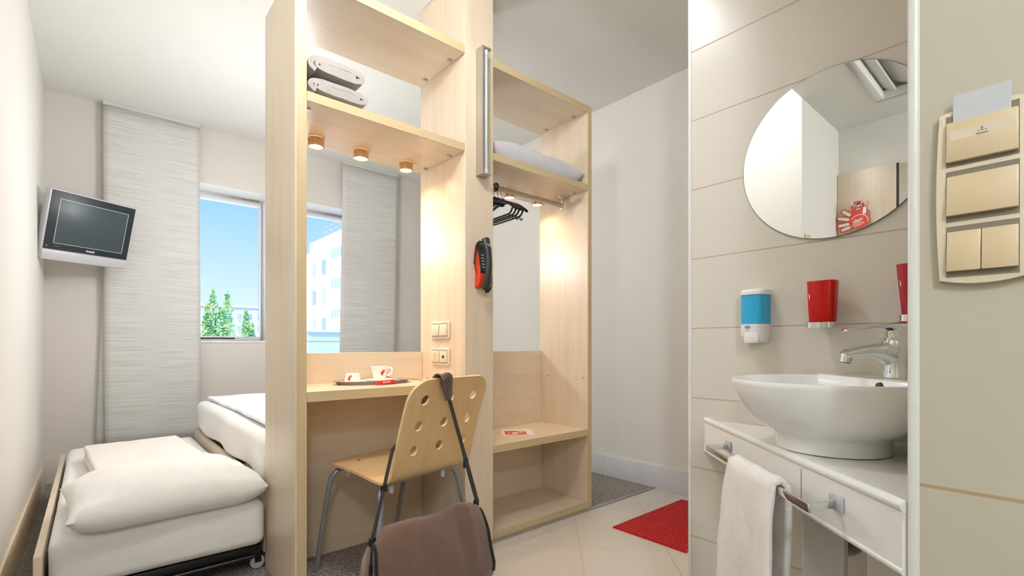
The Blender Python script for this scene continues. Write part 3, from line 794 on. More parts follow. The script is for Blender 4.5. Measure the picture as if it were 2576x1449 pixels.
# ------------------------------------------------------------------ chair
CB = Vector((0.80, 1.61, 0.0)); CR = Vector((0.970, 0.242, 0)).normalized(); CF = Vector((-0.242, 0.970, 0)).normalized()
CWD = 0.43
MC = frame(CB, CR, CF, Vector((0,0,1)))     # local x across, y forward, z up
ch = thing('plywood_chair', 'bent plywood chair with round holes in its back at the desk', 'chair', tuple(CB + CR*0.215 + CF*0.15), math.atan2(CR.y, CR.x))
ctrl = crom([(0,0.375,0.452), (0,0.34,0.460), (0,0.20,0.450), (0,0.08,0.432), (0,0.022,0.428), (0,-0.012,0.445), (0,-0.030,0.485), (0,-0.060,0.60), (0,-0.092,0.70), (0,-0.118,0.765), (0,-0.140,0.812)], 8)
acc = [0.0]
for a, b_ in zip(ctrl, ctrl[1:]): acc.append(acc[-1] + (b_-a).length)
LEN = acc[-1]
def along(s_):
    s_ = max(0, min(LEN, s_))
    for i in range(len(acc)-1):
        if s_ <= acc[i+1] + 1e-9:
            f = (s_-acc[i])/max(1e-9, acc[i+1]-acc[i]); return ctrl[i].lerp(ctrl[i+1], f)
    return ctrl[-1]
def s_at_z(z):
    for i in range(len(acc)-1, 0, -1):
        if ctrl[i].z >= z >= ctrl[i-1].z: return acc[i-1] + (acc[i]-acc[i-1])*(z-ctrl[i-1].z)/(ctrl[i].z-ctrl[i-1].z)
    return LEN
def shell():
    loops = []
    out = []
    rt, rf = 0.085, 0.05
    def corner(cx, cy, r, a0, n=8): return [(cx + r*cos(a0+pi/2*k/n), cy + r*sin(a0+pi/2*k/n)) for k in range(n+1)]
    out += corner(rf, rf, rf, pi); 
    out += corner(CWD-rf, rf, rf, 1.5*pi)
    # right side up to the back
    sb = s_at_z(0.52)
    out += [(CWD, rf + (LEN-rt-rf)*k/26) for k in range(1, 26)]
    out += corner(CWD-rt, LEN-rt, rt, 0)
    out += corner(rt, LEN-rt, rt, pi/2)
    out += [(0, LEN-rt - (LEN-rt-rf)*k/26) for k in range(1, 26)]
    pts = [Vector(p) for p in out]; faces = [list(range(len(out)))]
    loops.append(list(range(len(out))))
    hol = [(CWD/2 + dx, s_at_z(z)) for z in (0.735, 0.638, 0.545) for dx in (-0.130, 0.005, 0.140)]
    hloops = []
    for hx, hs_ in hol:
        st = len(pts); nn = 20
        for k in range(nn): pts.append(Vector((hx + 0.0208*cos(-2*pi*k/nn), hs_ + 0.0208*sin(-2*pi*k/nn))))
        hloops.append(list(range(st, st+nn)))
    for i in range(1, 16):
        for j in range(1, 44):
            p = Vector((CWD*i/16, LEN*j/44))
            if any((p-Vector(h)).length < 0.027 for h in hol): continue
            if min(p.x, CWD-p.x) < 0.012 or min(p.y, LEN-p.y) < 0.012: continue
            if (p.y > LEN-rt and (p.x < rt or p.x > CWD-rt)):
                cx = rt if p.x < rt else CWD-rt
                if (p-Vector((cx, LEN-rt))).length > rt-0.012: continue
            if p.y < rf and (p.x < rf or p.x > CWD-rf):
                cx = rf if p.x < rf else CWD-rf
                if (p-Vector((cx, rf))).length > rf-0.012: continue
            pts.append(p)
    edges = []
    for lp in [loops[0]] + hloops:
        edges += [(lp[k], lp[(k+1) % len(lp)]) for k in range(len(lp))]
    r = delaunay_2d_cdt([p.to_2d() for p in pts], edges, [], 2, 1e-6)
    vs, fs = r[0], r[2]
    # drop triangles inside the holes
    keep = []
    for f in fs:
        cpt = sum((vs[i] for i in f), Vector((0,0)))/len(f)
        if any((cpt-Vector(h)).length < 0.0198 for h in hol): continue
        keep.append(tuple(f))
    m = MB(MC); v3 = []
    for p in vs:
        q = along(p.y); t_ = p.y/LEN
        tap = 1 - 0.03*abs(2*p.x/CWD-1)*0
        bow = 0.012*(1-(2*p.x/CWD-1)**2) if q.z > 0.5 else 0.0
        bow *= min(1, max(0, (q.z-0.5)/0.1)) if q.z > 0.5 else 0
        v3.append((p.x, q.y - bow*0.0 - 0.0, q.z))
    m.add(v3, keep); return m
so = obj('shell', shell(), [M['ply'], M['plyedge']], ch, smooth=60)
md = so.modifiers.new('solid', 'SOLIDIFY'); md.thickness = 0.010; md.offset = 0; md.use_even_offset = True; md.material_offset_rim = 1
md = so.modifiers.new('split', 'EDGE_SPLIT'); md.split_angle = radians(40)
def frame_tube(pts, name):
    m = MB(MC); m.sweep(crom(pts, 6), 0.0105, n=14); return obj(name, m, M['tube'], ch, smooth=True)
def leg(side, front):
    x0 = 0.010 if side < 0 else CWD-0.010
    o = -1 if side < 0 else 1
    if front:
        P_ = [(x0+0.004*o, 0.438, 0.004), (x0+0.002*o, 0.395, 0.20), (x0, 0.350, 0.375), (x0-0.006*o, 0.338, 0.408), (x0-0.030*o, 0.330, 0.430), (x0-0.07*o, 0.322, 0.434), (CWD/2, 0.315, 0.4335)]
    else:
        P_ = [(x0+0.058*o, -0.025, 0.004), (x0+0.030*o, 0.01, 0.20), (x0+0.006*o, 0.035, 0.345), (x0-0.002*o, 0.045, 0.385), (x0-0.026*o, 0.055, 0.408), (x0-0.07*o, 0.060, 0.412), (CWD/2, 0.062, 0.412)]
    return frame_tube(P_, 'leg')
for fr_ in (True, False):
    for sd in (-1, 1): leg(sd, fr_)
m = MB(MC)
m.sweep([(0.12,0.315,0.4335),(0.12,0.19,0.428),(0.12,0.062,0.412)], 0.009, n=10); m.sweep([(0.31,0.315,0.4335),(0.31,0.19,0.428),(0.31,0.062,0.412)], 0.009, n=10); obj('seat_support', m, M['tube'], ch, smooth=True)
for (x, y, z) in ((0.075,0.322,0.425),(0.355,0.322,0.425),(0.075,0.060,0.404),(0.355,0.060,0.404)):
    m = MB(MC); m.lathe([(0.008,-0.030),(0.009,-0.026),(0.009,0.0)], 14, (x,y,z)); obj('stacking_pad', m, M['wplastic'], ch, smooth=True)
for (x, y) in ((0.10,0.285),(0.33,0.285)):
    m = MB(MC); m.lathe([(0.0065,0.456),(0.0065,0.4625),(0.004,0.4635)], 14, (x,y,0.0)); obj('screw', m, M['dark'], ch)

# ------------------------------------------------------------------ shoulder bag hanging behind the chair
BL = Vector((0.660, 1.445, 0)); BRt = Vector((1.140, 1.500, 0)); BD = (BRt-BL).normalized(); BN = Vector((BD.y, -BD.x, 0))   # BN towards the viewer
BWID = (BRt-BL).length
bag = thing('shoulder_bag', 'brown shoulder bag hanging by a black strap from the chair back', 'bag', tuple(BL + BD*BWID/2 + Vector((0,0,0.03))))
tops = [(0.0,0.300),(0.05,0.318),(0.13,0.345),(0.30,0.345),(0.48,0.333),(0.58,0.332),(0.66,0.340),(0.76,0.350),(0.88,0.336),(0.95,0.322),(1.0,0.295)]
def ztop(f):
    for (a, za), (b_, zb) in zip(tops, tops[1:]):
        if f <= b_: k = (f-a)/(b_-a); k = k*k*(3-2*k); return za + (zb-za)*k
    return tops[-1][1]
def bag_mb():
    m = MB(); nu, nv = 40, 40
    def fn(u, v):
        f = u; zt = ztop(f); a = 2*pi*v
        thk = 0.078*(0.72 + 0.28*sin(pi*f))
        # loop: front bottom -> front top -> back top -> back bottom
        cs, sn = cos(a), sin(a)
        y = math.copysign(abs(cs)**0.55, cs)*thk
        k = (math.copysign(abs(sn)**0.42, sn)+1)/2
        y *= (1.0 - 0.62*k**2.5)
        z = 0.035 + (zt-0.035)*k
        ex = (1-k)*0.030*(2*f-1)
        p = BL + BD*(BWID*f + ex) + BN*y; p.z = z
        d = 0.010*nz(p, 9, 1.0) + 0.006*nz((p.x, p.y, p.z*1.6), 17, 4.0)
        if y > 0: d += 0.014*math.exp(-((f-0.80)/0.06)**2)*k - 0.020*math.exp(-((f-0.70)/0.05)**2 - ((z-0.27)/0.07)**2)
        p += BN*d
        return p
    m.grid(fn, nu, nv)
    for f in (0.0, 1.0):
        ring = [fn(f, j/nv) for j in range(nv)]; c_ = sum(ring, Vector())/nv
        m.add([tuple(p) for p in ring] + [tuple(c_ - BD*0.02*(1-2*f)*0.4)], [(j, (j+1) % nv, nv) for j in range(nv)])
    return m, fn
bmb, bfn = bag_mb()
obj('bag_body', bmb, M['bag'], bag, smooth=65)
for f in (0.015, 0.985):
    pts = [bfn(f, v/40) + BN*0.003 for v in range(-3, 13)]
    m = MB(); m.sweep(pts, 0.0065, n=8); obj('edge_piping', m, M['web'], bag, smooth=True)
def chp(w_, f_, z_): return MC @ Vector((w_, f_, z_))
bl_top = bfn(0.02, 0.25) + Vector((0,0,0.012)); br_top = bfn(0.955, 0.25) + Vector((0,0,0.012))
def ribbon(pts, wv, hw, th):
    """flat band: pts centre line, wv width directions, hw half widths, th half thickness"""
    pts = [Vector(p) for p in pts]; n = len(pts); vs = []; fs = []
    for k, p in enumerate(pts):
        t_ = (pts[min(k+1,n-1)]-pts[max(k-1,0)]).normalized()
        w_ = (wv if isinstance(wv, Vector) else wv[k]); w_ = (w_ - t_*w_.dot(t_)).normalized(); nn = t_.cross(w_)
        h_ = hw[k] if isinstance(hw, list) else hw
        vs += [p-w_*h_-nn*th, p+w_*h_-nn*th, p+w_*h_+nn*th, p-w_*h_+nn*th]
    for k in range(n-1):
        for q in range(4): fs.append((4*k+q, 4*k+(q+1)%4, 4*k+4+(q+1)%4, 4*k+4+q))
    fs += [(3,2,1,0), tuple(4*n-4+q for q in range(4))]
    mm = MB(); mm.add(vs, fs); return mm
padp = crom([chp(0.184,-0.132,0.728), chp(0.172,-0.141,0.760), chp(0.156,-0.151,0.795), chp(0.146,-0.1535,0.814), chp(0.136,-0.141,0.8225), chp(0.128,-0.128,0.812), chp(0.116,-0.108,0.780), chp(0.102,-0.090,0.735)], 5)
n_ = len(padp)
obj('shoulder_pad', ribbon(padp, CR, [0.012+0.017*min(1, min(k, n_-1-k)/12) for k in range(n_)], 0.003), M['pad'], bag, bevel=0.0015)
for q in (-0.008, 0.008):
    mm = ribbon([p + CR*q - (CF*0.0034 if k < 14 else Vector((0,0,0))) + (Vector((0,0,0.0034)) if 12 < k < 24 else Vector((0,0,0))) for k, p in enumerate(padp[3:19])], CR, 0.0006, 0.0006); obj('pad_stitching', mm, M['web'], bag)
a_ = padp[0]; b2 = br_top
sp_ = [a_.lerp(b2, k/14) + CF*(-0.004) for k in range(15)]
obj('strap', ribbon(sp_, CR*1.0 + Vector((0,0,0.2)), [0.0085]*8+[0.0100]*7, 0.0014), M['web'], bag)
c0 = [padp[-1], chp(0.075,-0.062,0.655), chp(0.018,-0.042,0.585), chp(-0.012,-0.045,0.560)]
lp = crom(c0, 5); e_ = lp[-1]; lp += [e_.lerp(bl_top, k/12) for k in range(1, 13)]
obj('strap', ribbon(lp, CR + CF*0.25, 0.0080, 0.0014), M['web'], bag)
BK = [(a_.lerp(b2, 0.62), 0.032), (e_.lerp(bl_top, 0.45), 0.024)]
for p, d_ in BK:
    m = MB(frame(p, CR, CF, Vector((0,0,1)))); m.box(-0.012, -0.004, -d_/2, 0.012, 0.004, d_/2); obj('strap_buckle', m, M['black'], bag, bevel=0.002)
for p in (bl_top, br_top):
    m = MB(frame(p, BD, BN, Vector((0,0,1)))); m.box(-0.011,-0.005,-0.02,0.011,0.005,0.006); obj('strap_loop', m, M['black'], bag, bevel=0.002)
zp = bfn(0.0, 0.12); m = MB(); m.sweep(crom([tuple(bl_top), tuple(bl_top + Vector((-0.012,-0.02,-0.03))), tuple(bl_top + Vector((-0.018,-0.028,-0.075)))], 5), 0.0035, n=8); m.sweep([tuple(bl_top + Vector((-0.018,-0.028,-0.065))), tuple(bl_top + Vector((-0.020,-0.030,-0.095)))], 0.006, n=8); obj('zip_pull', m, M['black'], bag, smooth=True)

# ------------------------------------------------------------------ tray and crockery
tp = Vector((0.955, 2.052, D1))
Ta = radians(-4); TR = Matrix.Translation(tp) @ Matrix.Rotation(Ta, 4, 'Z')
m = MB(TR)
m.lathe([(0.150,0.0008),(0.155,0.0006),(0.172,0.013),(0.178,0.0142),(0.178,0.0160),(0.170,0.0150),(0.152,0.0022),(0.001,0.0022)], 56, cap=True, sy=0.62)
tray = tag(obj('serving_tray', m, M['chrome'], smooth=40), 'oval steel tray on the desk carrying the coffee cup', 'tray')
t = thing('coffee_cup', 'tall white coffee cup with red figure emblem standing on the tray', 'cup', tuple(TR @ Vector((0.038, 0.022, 0.0022))))
cz = D1 + 0.0024; cc = TR @ Vector((0.038, 0.022, 0)); ccx, ccy = cc.x, cc.y
m = MB(); m.lathe([(0.012,0.001),(0.030,0.0),(0.044,0.004),(0.062,0.011),(0.063,0.0125),(0.044,0.0075),(0.012,0.004)], 36, (ccx, ccy, cz)); obj('saucer', m, M['ceramic'], t, smooth=True)
m = MB(); m.lathe([(0.020,0.005),(0.0255,0.005),(0.0275,0.020),(0.0335,0.050),(0.0405,0.070),(0.0392,0.0705),(0.032,0.050),(0.026,0.020),(0.020,0.011)], 40, (ccx, ccy, cz)); obj('cup_body', m, M['ceramic'], t, smooth=60)
ux, uy = 0.755, -0.655      # across the view
m = MB(); hp = [(0.037,0.062),(0.050,0.066),(0.058,0.055),(0.054,0.040),(0.042,0.030),(0.031,0.033)]
m.sweep(crom([(ccx+ux*a, ccy+uy*a, cz+z) for a, z in hp], 5), 0.0038, 0.0028, n=10, up=(0.655,0.755,0)); obj('handle', m, M['ceramic'], t, smooth=True)
FIG = [(0.0,-1.0),(0.28,-0.92),(0.10,-0.78),(0.42,-0.55),(0.20,-0.42),(0.48,-0.12),(0.38,0.12),(0.62,0.40),(0.78,0.22),(0.90,0.30),(0.80,0.58),(0.72,0.86),(0.45,1.0),(0.10,0.92),(-0.18,0.62),(-0.48,0.25),(-0.62,-0.10),(-0.50,-0.38),(-0.22,-0.55),(-0.34,-0.75),(-0.05,-0.82)]
def emblem(par, cx, cy, zc, rad, ang, size, slope=0.0):
    """small red figure wrapped on a round wall"""
    m = MB(); pts = []; n = len(FIG)
    for r_ in (rad+0.0001, rad+0.0007):
        for a, b_ in FIG:
            q = ang + a*size/rad; rr = r_ + slope*b_*size
            pts.append((cx + rr*cos(q), cy + rr*sin(q), zc + b_*size))
    fs = [(i, (i+1) % n, n+(i+1) % n, n+i) for i in range(n)] + [tuple(range(n, 2*n))]
    m.add(pts, fs); return obj('emblem', m, M['redprint'], par)
view = math.atan2(-0.81, -0.58)
emblem(t, ccx, ccy, cz+0.042, 0.0328, math.atan2(-ccy, -ccx)+0.42, 0.0135, 0.28)
t = thing('sugar_pot', 'small upturned white pot with red figure emblem on the tray', 'pot', tuple(TR @ Vector((-0.095, -0.012, 0.0022))))
pc = TR @ Vector((-0.095, -0.012, 0)); 
m = MB(); m.lathe([(0.0375,0.0),(0.0385,0.003),(0.034,0.018),(0.029,0.038),(0.0275,0.044),(0.025,0.046),(0.0,0.046)], 36, (pc.x, pc.y, cz)); obj('pot_body', m, M['ceramic'], t, smooth=50)
emblem(t, pc.x, pc.y, cz+0.026, 0.0318, math.atan2(-pc.y, -pc.x)-0.45, 0.0125, -0.25)
p_ = TR @ Vector((-0.045, 0.0, 0.0028)); m = MB(Matrix.Translation(p_)); m.softbox(-0.012,-0.010,0,0.012,0.010,0.013,0.004,6, lambda q: q + Vector((0.002*nz(q,150,1),)*3)); tag(obj('sugar_sachet', m, M['paper'], smooth=60), 'crumpled white sugar sachet on the tray between pot and cup', 'sachet')
p_ = TR @ Vector((-0.052, -0.035, 0.0028)); m = MB(Matrix.Translation(p_)); m.softbox(-0.012,-0.008,0,0.012,0.008,0.011,0.004,6, lambda q: q + Vector((0.002*nz(q,150,3),)*3)); M['yel'] = plain('pale_yellow_wrapper', rgb(240,206,120), 0.35); tag(obj('sweet', m, M['yel'], smooth=60), 'small yellow wrapped sweet on the tray in front of the sachet', 'sweet')
st = thing('sugar_stick', 'red sugar stick with white writing leaning on the tray rim', 'sachet', (0.958, 1.936, D1))
ax = Vector((0.95, 0.30, 0.0)).normalized(); out = Vector((ax.y, -ax.x, 0)); upv = (Vector((0,0,1)) - out*0.35*-1*-1).normalized()
az = ax.cross(upv).normalized(); 
if az.dot(out) < 0: az = -az
Ms = frame(Vector((0.958, 1.932, D1+0.0105)), ax, az.cross(ax).normalized(), az)
m = MB(Ms); m.softbox(-0.056,-0.0088,-0.0035,0.056,0.0088,0.0035,0.003,10); obj('paper_tube', m, M['redprint'], st, smooth=60)
text('writing', 'Julius Meinl', 0.0095, Ms @ Matrix.Translation((0,0,0.0045)), M['wprint'], st)

# tethered remote control
t = thing('remote_control', 'dark remote control lying on the desk behind the chair top', 'remote', (1.17, 1.90, D1))
Mr = frame((1.206, 1.870, D1+0.0006), Vector((0.85,-0.52,0)).normalized(), Vector((0.52,0.85,0)).normalized(), Vector((0,0,1)))
m = MB(Mr); m.softbox(-0.075,-0.022,0.0,0.075,0.022,0.020,0.008,10); obj('remote_body', m, M['dark'], t, smooth=60)
m = MB(Mr)
for i in range(8):
    for j in range(3): m.lathe([(0.0035,0.0195),(0.003,0.0215)], 8, (-0.055+i*0.0145, -0.012+j*0.012, 0))
k_ = obj('button', m, M['card'], t); k_['kind'] = 'stuff'
m = MB(); m.sweep(crom([(1.065, YB-0.026, D1+0.040), (1.09, YB-0.030, D1+0.016), (1.14, YB-0.045, D1+0.006), (1.190, 2.07, D1+0.004), (1.165, 1.965, D1+0.006), (1.160, 1.905, D1+0.008)], 6), 0.0014, n=6); obj('cable', m, M['dark'], t, smooth=True)

# leaflet on the seat shelf
t = thing('leaflet', 'white leaflet with red picture lying on the low wardrobe shelf', 'leaflet', (1.79, 1.98, S1))
Q = [Vector((1.783,2.114,0)), Vector((1.893,2.036,0)), Vector((1.875,1.815,0)), Vector((1.664,1.92,0))]
o_ = Vector((1.735,1.97,S1+0.0008)); lx = Vector((0.80,-0.60,0)).normalized(); ly = Vector((0.60,0.80,0)).normalized()
Ml = frame((1.765,1.985,S1+0.0006), lx, ly, Vector((0,0,1)))
m = MB(Ml); m.box(-0.090,-0.0720,0,0.085,0.105,0.0008); obj('sheet', m, M['paper'], t)
m = MB(Ml); m.box(-0.072,-0.060,0.0008,0.045,0.048,0.0011); obj('picture', m, M['orprint'], t)
m = MB(Ml); m.prism([(x-0.018, y-0.020) for x, y in circ(0.017, 20, sy=1.3)], 0.0011, 0.0014); m.prism(circ(0.008, 14, -0.05, -0.012), 0.0011, 0.0014)
for a in (-0.004, 0.010, 0.024): m.prism([(0.000+a,0.000),(0.008+a,0.000),(0.014+a,0.030),(0.006+a,0.030)], 0.0011, 0.0014)
obj('print_shapes', m, M['wprint'], t)
print_line('heading', [.9,1,.8,.9,1,.9,.8], 0.010, Ml @ Matrix.Translation((-0.02, 0.075, 0.0007)), M['card'], t)

# hangers
def hanger(x, yaw, dy=0.0):
    t = thing('clothes_hanger', 'black plastic clothes hanger on the wardrobe rail', 'hanger', (x, YR, ZR+0.012), yaw, 'black hangers on the rail')
    Mh = Matrix.Translation((x, YR, 0)) @ Matrix.Rotation(yaw, 4, 'Z')
    m = MB(Mh); hk = [(0, 0.012*cos(a)*1.15, ZR+0.006+0.016*sin(a)) for a in [radians(200-20*k) for k in range(0, 15)]]
    hk = [(0,0.016*cos(a), ZR-0.001+0.0185*sin(a)) for a in [radians(190-17*k) for k in range(14)]] + [(0,0.0,ZR-0.045),(0,0,ZR-0.070)]
    m.sweep(crom(hk, 2), 0.0022, n=8); obj('hook', m, M['steel'], t, smooth=True)
    m = MB(Mh); m.box(-0.010,-0.012,ZR-0.092,0.010,0.012,ZR-0.052); obj('neck', m, M['black'], t, bevel=0.003)
    for s_ in (-1, 1):
        arm = crom([(0, 0.0, ZR-0.078), (0, s_*0.06, ZR-0.086), (0, s_*0.13, ZR-0.112), (0, s_*0.185, ZR-0.146), (0, s_*0.202, ZR-0.160)], 5)
        m = MB(Mh); m.sweep(arm, [0.0085]*16+[0.0095]*5, 0.0065, n=12, up=(0,0,1)); obj('shoulder', m, M['black'], t, smooth=True)
    m = MB(Mh); m.sweep(crom([(0,-0.176,ZR-0.142),(0,-0.160,ZR-0.166),(0,-0.13,ZR-0.174),(0,0,ZR-0.176),(0,0.13,ZR-0.174),(0,0.160,ZR-0.166),(0,0.176,ZR-0.142)], 4), 0.0045, n=10); obj('trouser_bar', m, M['black'], t, smooth=True)
    for s_ in (-1,1):
        m = MB(Mh); m.sweep(crom([(0,s_*0.150,ZR-0.172),(0,s_*0.150,ZR-0.190),(0,s_*0.160,ZR-0.196),(0,s_*0.170,ZR-0.188)], 4), 0.0028, n=8); obj('strap_hook', m, M['black'], t, smooth=True)
    return t
h0 = hanger(1.575, 0.0)
h0['label'] = 'black clothes hanger on the rail, closest to the tall column'
for i, (x, lab) in enumerate(((1.600, 'black clothes hanger on the rail, second from the tall column'), (1.624, 'black clothes hanger on the rail, third from the tall column'), (1.652, 'black clothes hanger on the rail, farthest from the tall column'))):
    c_ = copy_tree(h0); c_.location.x = x; c_.rotation_euler.z = -0.012*(i+1); c_['label'] = lab
ht = MB(); ht.box(1.598, YR-0.016, ZR-0.02, 1.616, YR+0.016, ZR+0.022); tag(obj('rail_stop', ht, M['black'], bevel=0.004), 'black plastic clip on the wardrobe rail above the hangers', 'clip')

# ------------------------------------------------------------------ washroom corner
Cn = Vector((XM, 0.683, 0)); CE = Vector((-0.518,-0.5415,0)).normalized(); CN = Vector((CE.y,-CE.x,0))
MK = frame(Cn, CE, CN, Vector((0,0,1)))     # x along the front edge, y out of it, z up
ctr = thing('vanity_counter', 'white corner counter under the basin with tiled front', 'counter', (1.08, 0.33, 0.64))
ZK = 0.722
EL = 0.749
pA = Cn + Vector((-0.0006,0,0)); pB = Cn + CE*EL; pB2 = Vector((XS+0.0006, YS+0.002, 0))
m = MB(); m.prism([(XM-0.001, 0.683), (pB.x+0.002, pB.y+0.002), (XS+0.012, YS+0.002), (XM-0.001, YS+0.002)], ZK-0.022, ZK); obj('counter_top', m, M['solid'], ctr)
m = MB(MK); m.box(0.004, -0.020, 0.634, EL-0.004, 0.0, ZK-0.012); obj('front_apron', m, M['solid'], ctr)
m = MB(MK); m.sweep([(0.002,-0.006,ZK-0.003),(EL-0.003,-0.006,ZK-0.003)], 0.009, 0.009, n=20); obj('edge_lip', m, M['trimw'], ctr, smooth=True)
m = MB(MK); m.sweep([(0.002,-0.004,0.634),(EL-0.003,-0.004,0.634)], 0.006, n=16); m.sweep([(0.004,-0.003,0.634),(0.004,-0.003,ZK-0.004)], 0.005, n=12); obj('lower_edge', m, M['trimw'], ctr, smooth=True)
m = MB(MK); m.box(0.5035,-0.001,0.640,0.5055,0.0004,ZK-0.013); obj('tile_joint', m, M['gprint'], ctr)
# tiled box and boxed corner under the counter
u = MB(); u.prism([(XM-0.0005, 0.30), (1.135, YS+0.004), (XM-0.0005, YS+0.004)], 0.0, ZK-0.023); struct('trim_4', u, M['tile'], label='beige tiled pipe box in the corner under the counter', cat='trim')
# basin
SB = Vector((1.128, 0.318, ZK+0.0008))
bs = thing('wash_basin', 'round white ceramic basin sitting on the corner counter', 'basin', tuple(SB))
outer = [(0.092,0.0),(0.099,0.001),(0.100,0.030),(0.104,0.034),(0.128,0.045),(0.150,0.063),(0.1665,0.086),(0.177,0.109),(0.1825,0.128),(0.1835,0.134),(0.1825,0.1385),(0.178,0.1395),(0.172,0.136),(0.160,0.110),(0.140,0.078),(0.110,0.052),(0.06,0.040),(0.022,0.037),(0.020,0.033),(0.0,0.033)]
def wallclamp(mb):
    for v in mb.v:
        v.x = min(v.x, XM-0.0025); v.y = max(v.y, YS+0.004)
m = MB(); m.lathe(outer, 72, SB); wallclamp(m); obj('bowl', m, M['ceramic'], bs, smooth=50)
cd = Vector((1,-1,0)).normalized(); ce = Vector((1,1,0)).normalized()
poly = []
hb = 0.172
for k in range(25):
    a = -1.22 + 2.44*k/24; q = cd*(hb*cos(a)) + ce*(hb*sin(a)); poly.append((SB.x+q.x, SB.y+q.y))
m = MB(); m.prism(poly, ZK+0.075, ZK+0.1435); wallclamp(m); obj('tap_deck', m, M['ceramic'], bs, bevel=0.004)
ov = SB + cd*0.0585 + ce*(-0.055) + Vector((0,0,0.128)); m = MB(frame(ov, ce, Vector((0,0,1)), cd)); m.lathe([(0.009,-0.003),(0.010,0.001),(0.007,0.002)], 18); obj('overflow_hole', m, M['dark'], bs)
m = MB(Matrix.Translation(SB)); m.lathe([(0.021,0.0335),(0.021,0.039),(0.017,0.041),(0.0,0.041)], 24); obj('drain', m, M['chrome'], bs, smooth=True)
# tap
TA = SB + cd*0.128 + Vector((0,0,0.1435)); td = -cd
tap = thing('basin_tap', 'chrome single lever tap on the basin', 'tap', tuple(TA))
def tp_(a, z, s_=0.0): return TA + td*a + ce*s_ + Vector((0,0,z))
m = MB(Matrix.Translation(TA)); m.lathe([(0.026,0.0),(0.026,0.004),(0.0240,0.010),(0.0235,0.035),(0.0265,0.055),(0.0280,0.066),(0.0255,0.074)], 32); obj('tap_body', m, M['chrome'], tap, smooth=50)
m = MB(); m.sweep(crom([tp_(0.0,0.046), tp_(0.022,0.050), tp_(0.050,0.053), tp_(0.078,0.050), tp_(0.103,0.045)], 5), [0.021]*8+[0.0185,0.0175,0.017,0.0165,0.016,0.0155,0.015,0.0145,0.0142,0.014,0.0138,0.0136,0.0134], [0.032,0.031,0.030,0.0285,0.0265,0.0245,0.0222,0.019,0.0175,0.016,0.015,0.014,0.0135,0.013,0.0125,0.012,0.0115,0.011,0.0105,0.010,0.0095], n=20)
obj('spout', m, M['chrome'], tap, smooth=50)
m = MB(); m.sweep([tp_(0.097,0.046), tp_(0.100,0.030)], 0.0108, n=20); obj('aerator', m, M['chrome'], tap, smooth=True)
m = MB(); m.sweep([tp_(0.1,0.0303), tp_(0.1003,0.0290)], 0.008, n=16); obj('spout_opening', m, M['dark'], tap)
m = MB(); m.sweep([tp_(0.004,0.072), tp_(0.008,0.084)], [0.0215,0.020], n=20); obj('neck_ring', m, M['chrome'], tap, smooth=True)
m = MB(); m.sweep(crom([tp_(-0.024,0.080), tp_(-0.014,0.094), tp_(0.006,0.1015), tp_(0.030,0.1035), tp_(0.062,0.101), tp_(0.092,0.0965), tp_(0.106,0.0925)], 4),
    [0.020,0.0235,0.0255,0.0262,0.0258,0.0248,0.0235,0.0215,0.019,0.0175,0.016,0.0150,0.0142,0.0136,0.013,0.0126,0.0124,0.0122,0.012,0.0118,0.0116,0.0114,0.0112,0.010,0.006],
    [0.018,0.020,0.0205,0.020,0.019,0.0178,0.016,0.0138,0.0115,0.009,0.0075,0.0062,0.0054,0.005,0.0046,0.0044,0.0042,0.004,0.0038,0.0036,0.0034,0.0032,0.003,0.0026,0.0018], n=20)
obj('lever_handle', m, M['chrome'], tap, smooth=50)
m = MB(); m.sweep([tp_(-0.002,0.074), tp_(0.004,0.098)], [0.0235,0.021], n=20)
obj('cartridge_cap', m, M['chrome'], tap, smooth=50)

# drain trap below
t = thing('drain_trap', 'grey drain trap showing beside the pipe cover under the counter', 'pipe', (1.11, 0.30, 0.55))
bc = Vector((1.11, 0.30, 0.0))
m = MB(); m.sweep([(bc.x, bc.y, ZK-0.03), (bc.x, bc.y, 0.57)], 0.020, n=20); obj('down_pipe', m, M['trap'], t, smooth=True)
m = MB(); m.sweep([(bc.x + 0.034 - 0.034*cos(a), bc.y - 0.010*(1-cos(a)), 0.570 - 0.040*sin(a)) for a in [pi*k/14 for k in range(15)]] + [(bc.x+0.068, bc.y-0.02, 0.60)], 0.019, n=18); obj('bend_pipe', m, M['trap'], t, smooth=True)
m = MB(); m.sweep([(bc.x, bc.y, 0.612), (bc.x, bc.y, 0.565)], 0.026, n=24); obj('coupling_nut', m, M['trap'], t, smooth=True)
m = MB(); m.box(1.050, 0.274, 0.0, 1.074, 0.345, 0.699); tag(obj('pipe_cover', m, M['solid'], bevel=0.003), 'narrow cream upright pipe cover under the counter beside the hanging towel', 'panel')

# towel rail and towel
trl = thing('towel_rail', 'flat chrome towel rail on the counter front', 'towel rail', tuple(MK @ Vector((0.40, 0.0, 0.68))))
def flat(pts, w_, h_, name, par, mat=M['chrome']):
    m = MB(MK); m.sweep(pts, w_, h_, sq=True, up=(0,0,1)); return obj(name, m, mat, par, bevel=0.0012)
ZB = 0.681
flat([(0.194,0.060,ZB),(0.640,0.060,ZB)], 0.0022, 0.0070, 'bar', trl)
for s_, q in ((0.180, 1), (0.611, -1)):
    x_end = 0.194 if q > 0 else 0.640
    m = MB(MK); m.sweep([(s_, 0.004, ZB), (s_+(x_end-s_)*0.15, 0.012, ZB), (x_end, 0.0598, ZB)], 0.0022, 0.0070, sq=True); obj('arm', m, M['chrome'], trl, bevel=0.001)
    m = MB(MK); m.box(s_-0.016, 0.0005, ZB-0.012, s_+0.016, 0.006, ZB+0.014); obj('mount_plate', m, M['silver'], trl, bevel=0.002)
twl = MB(MK)
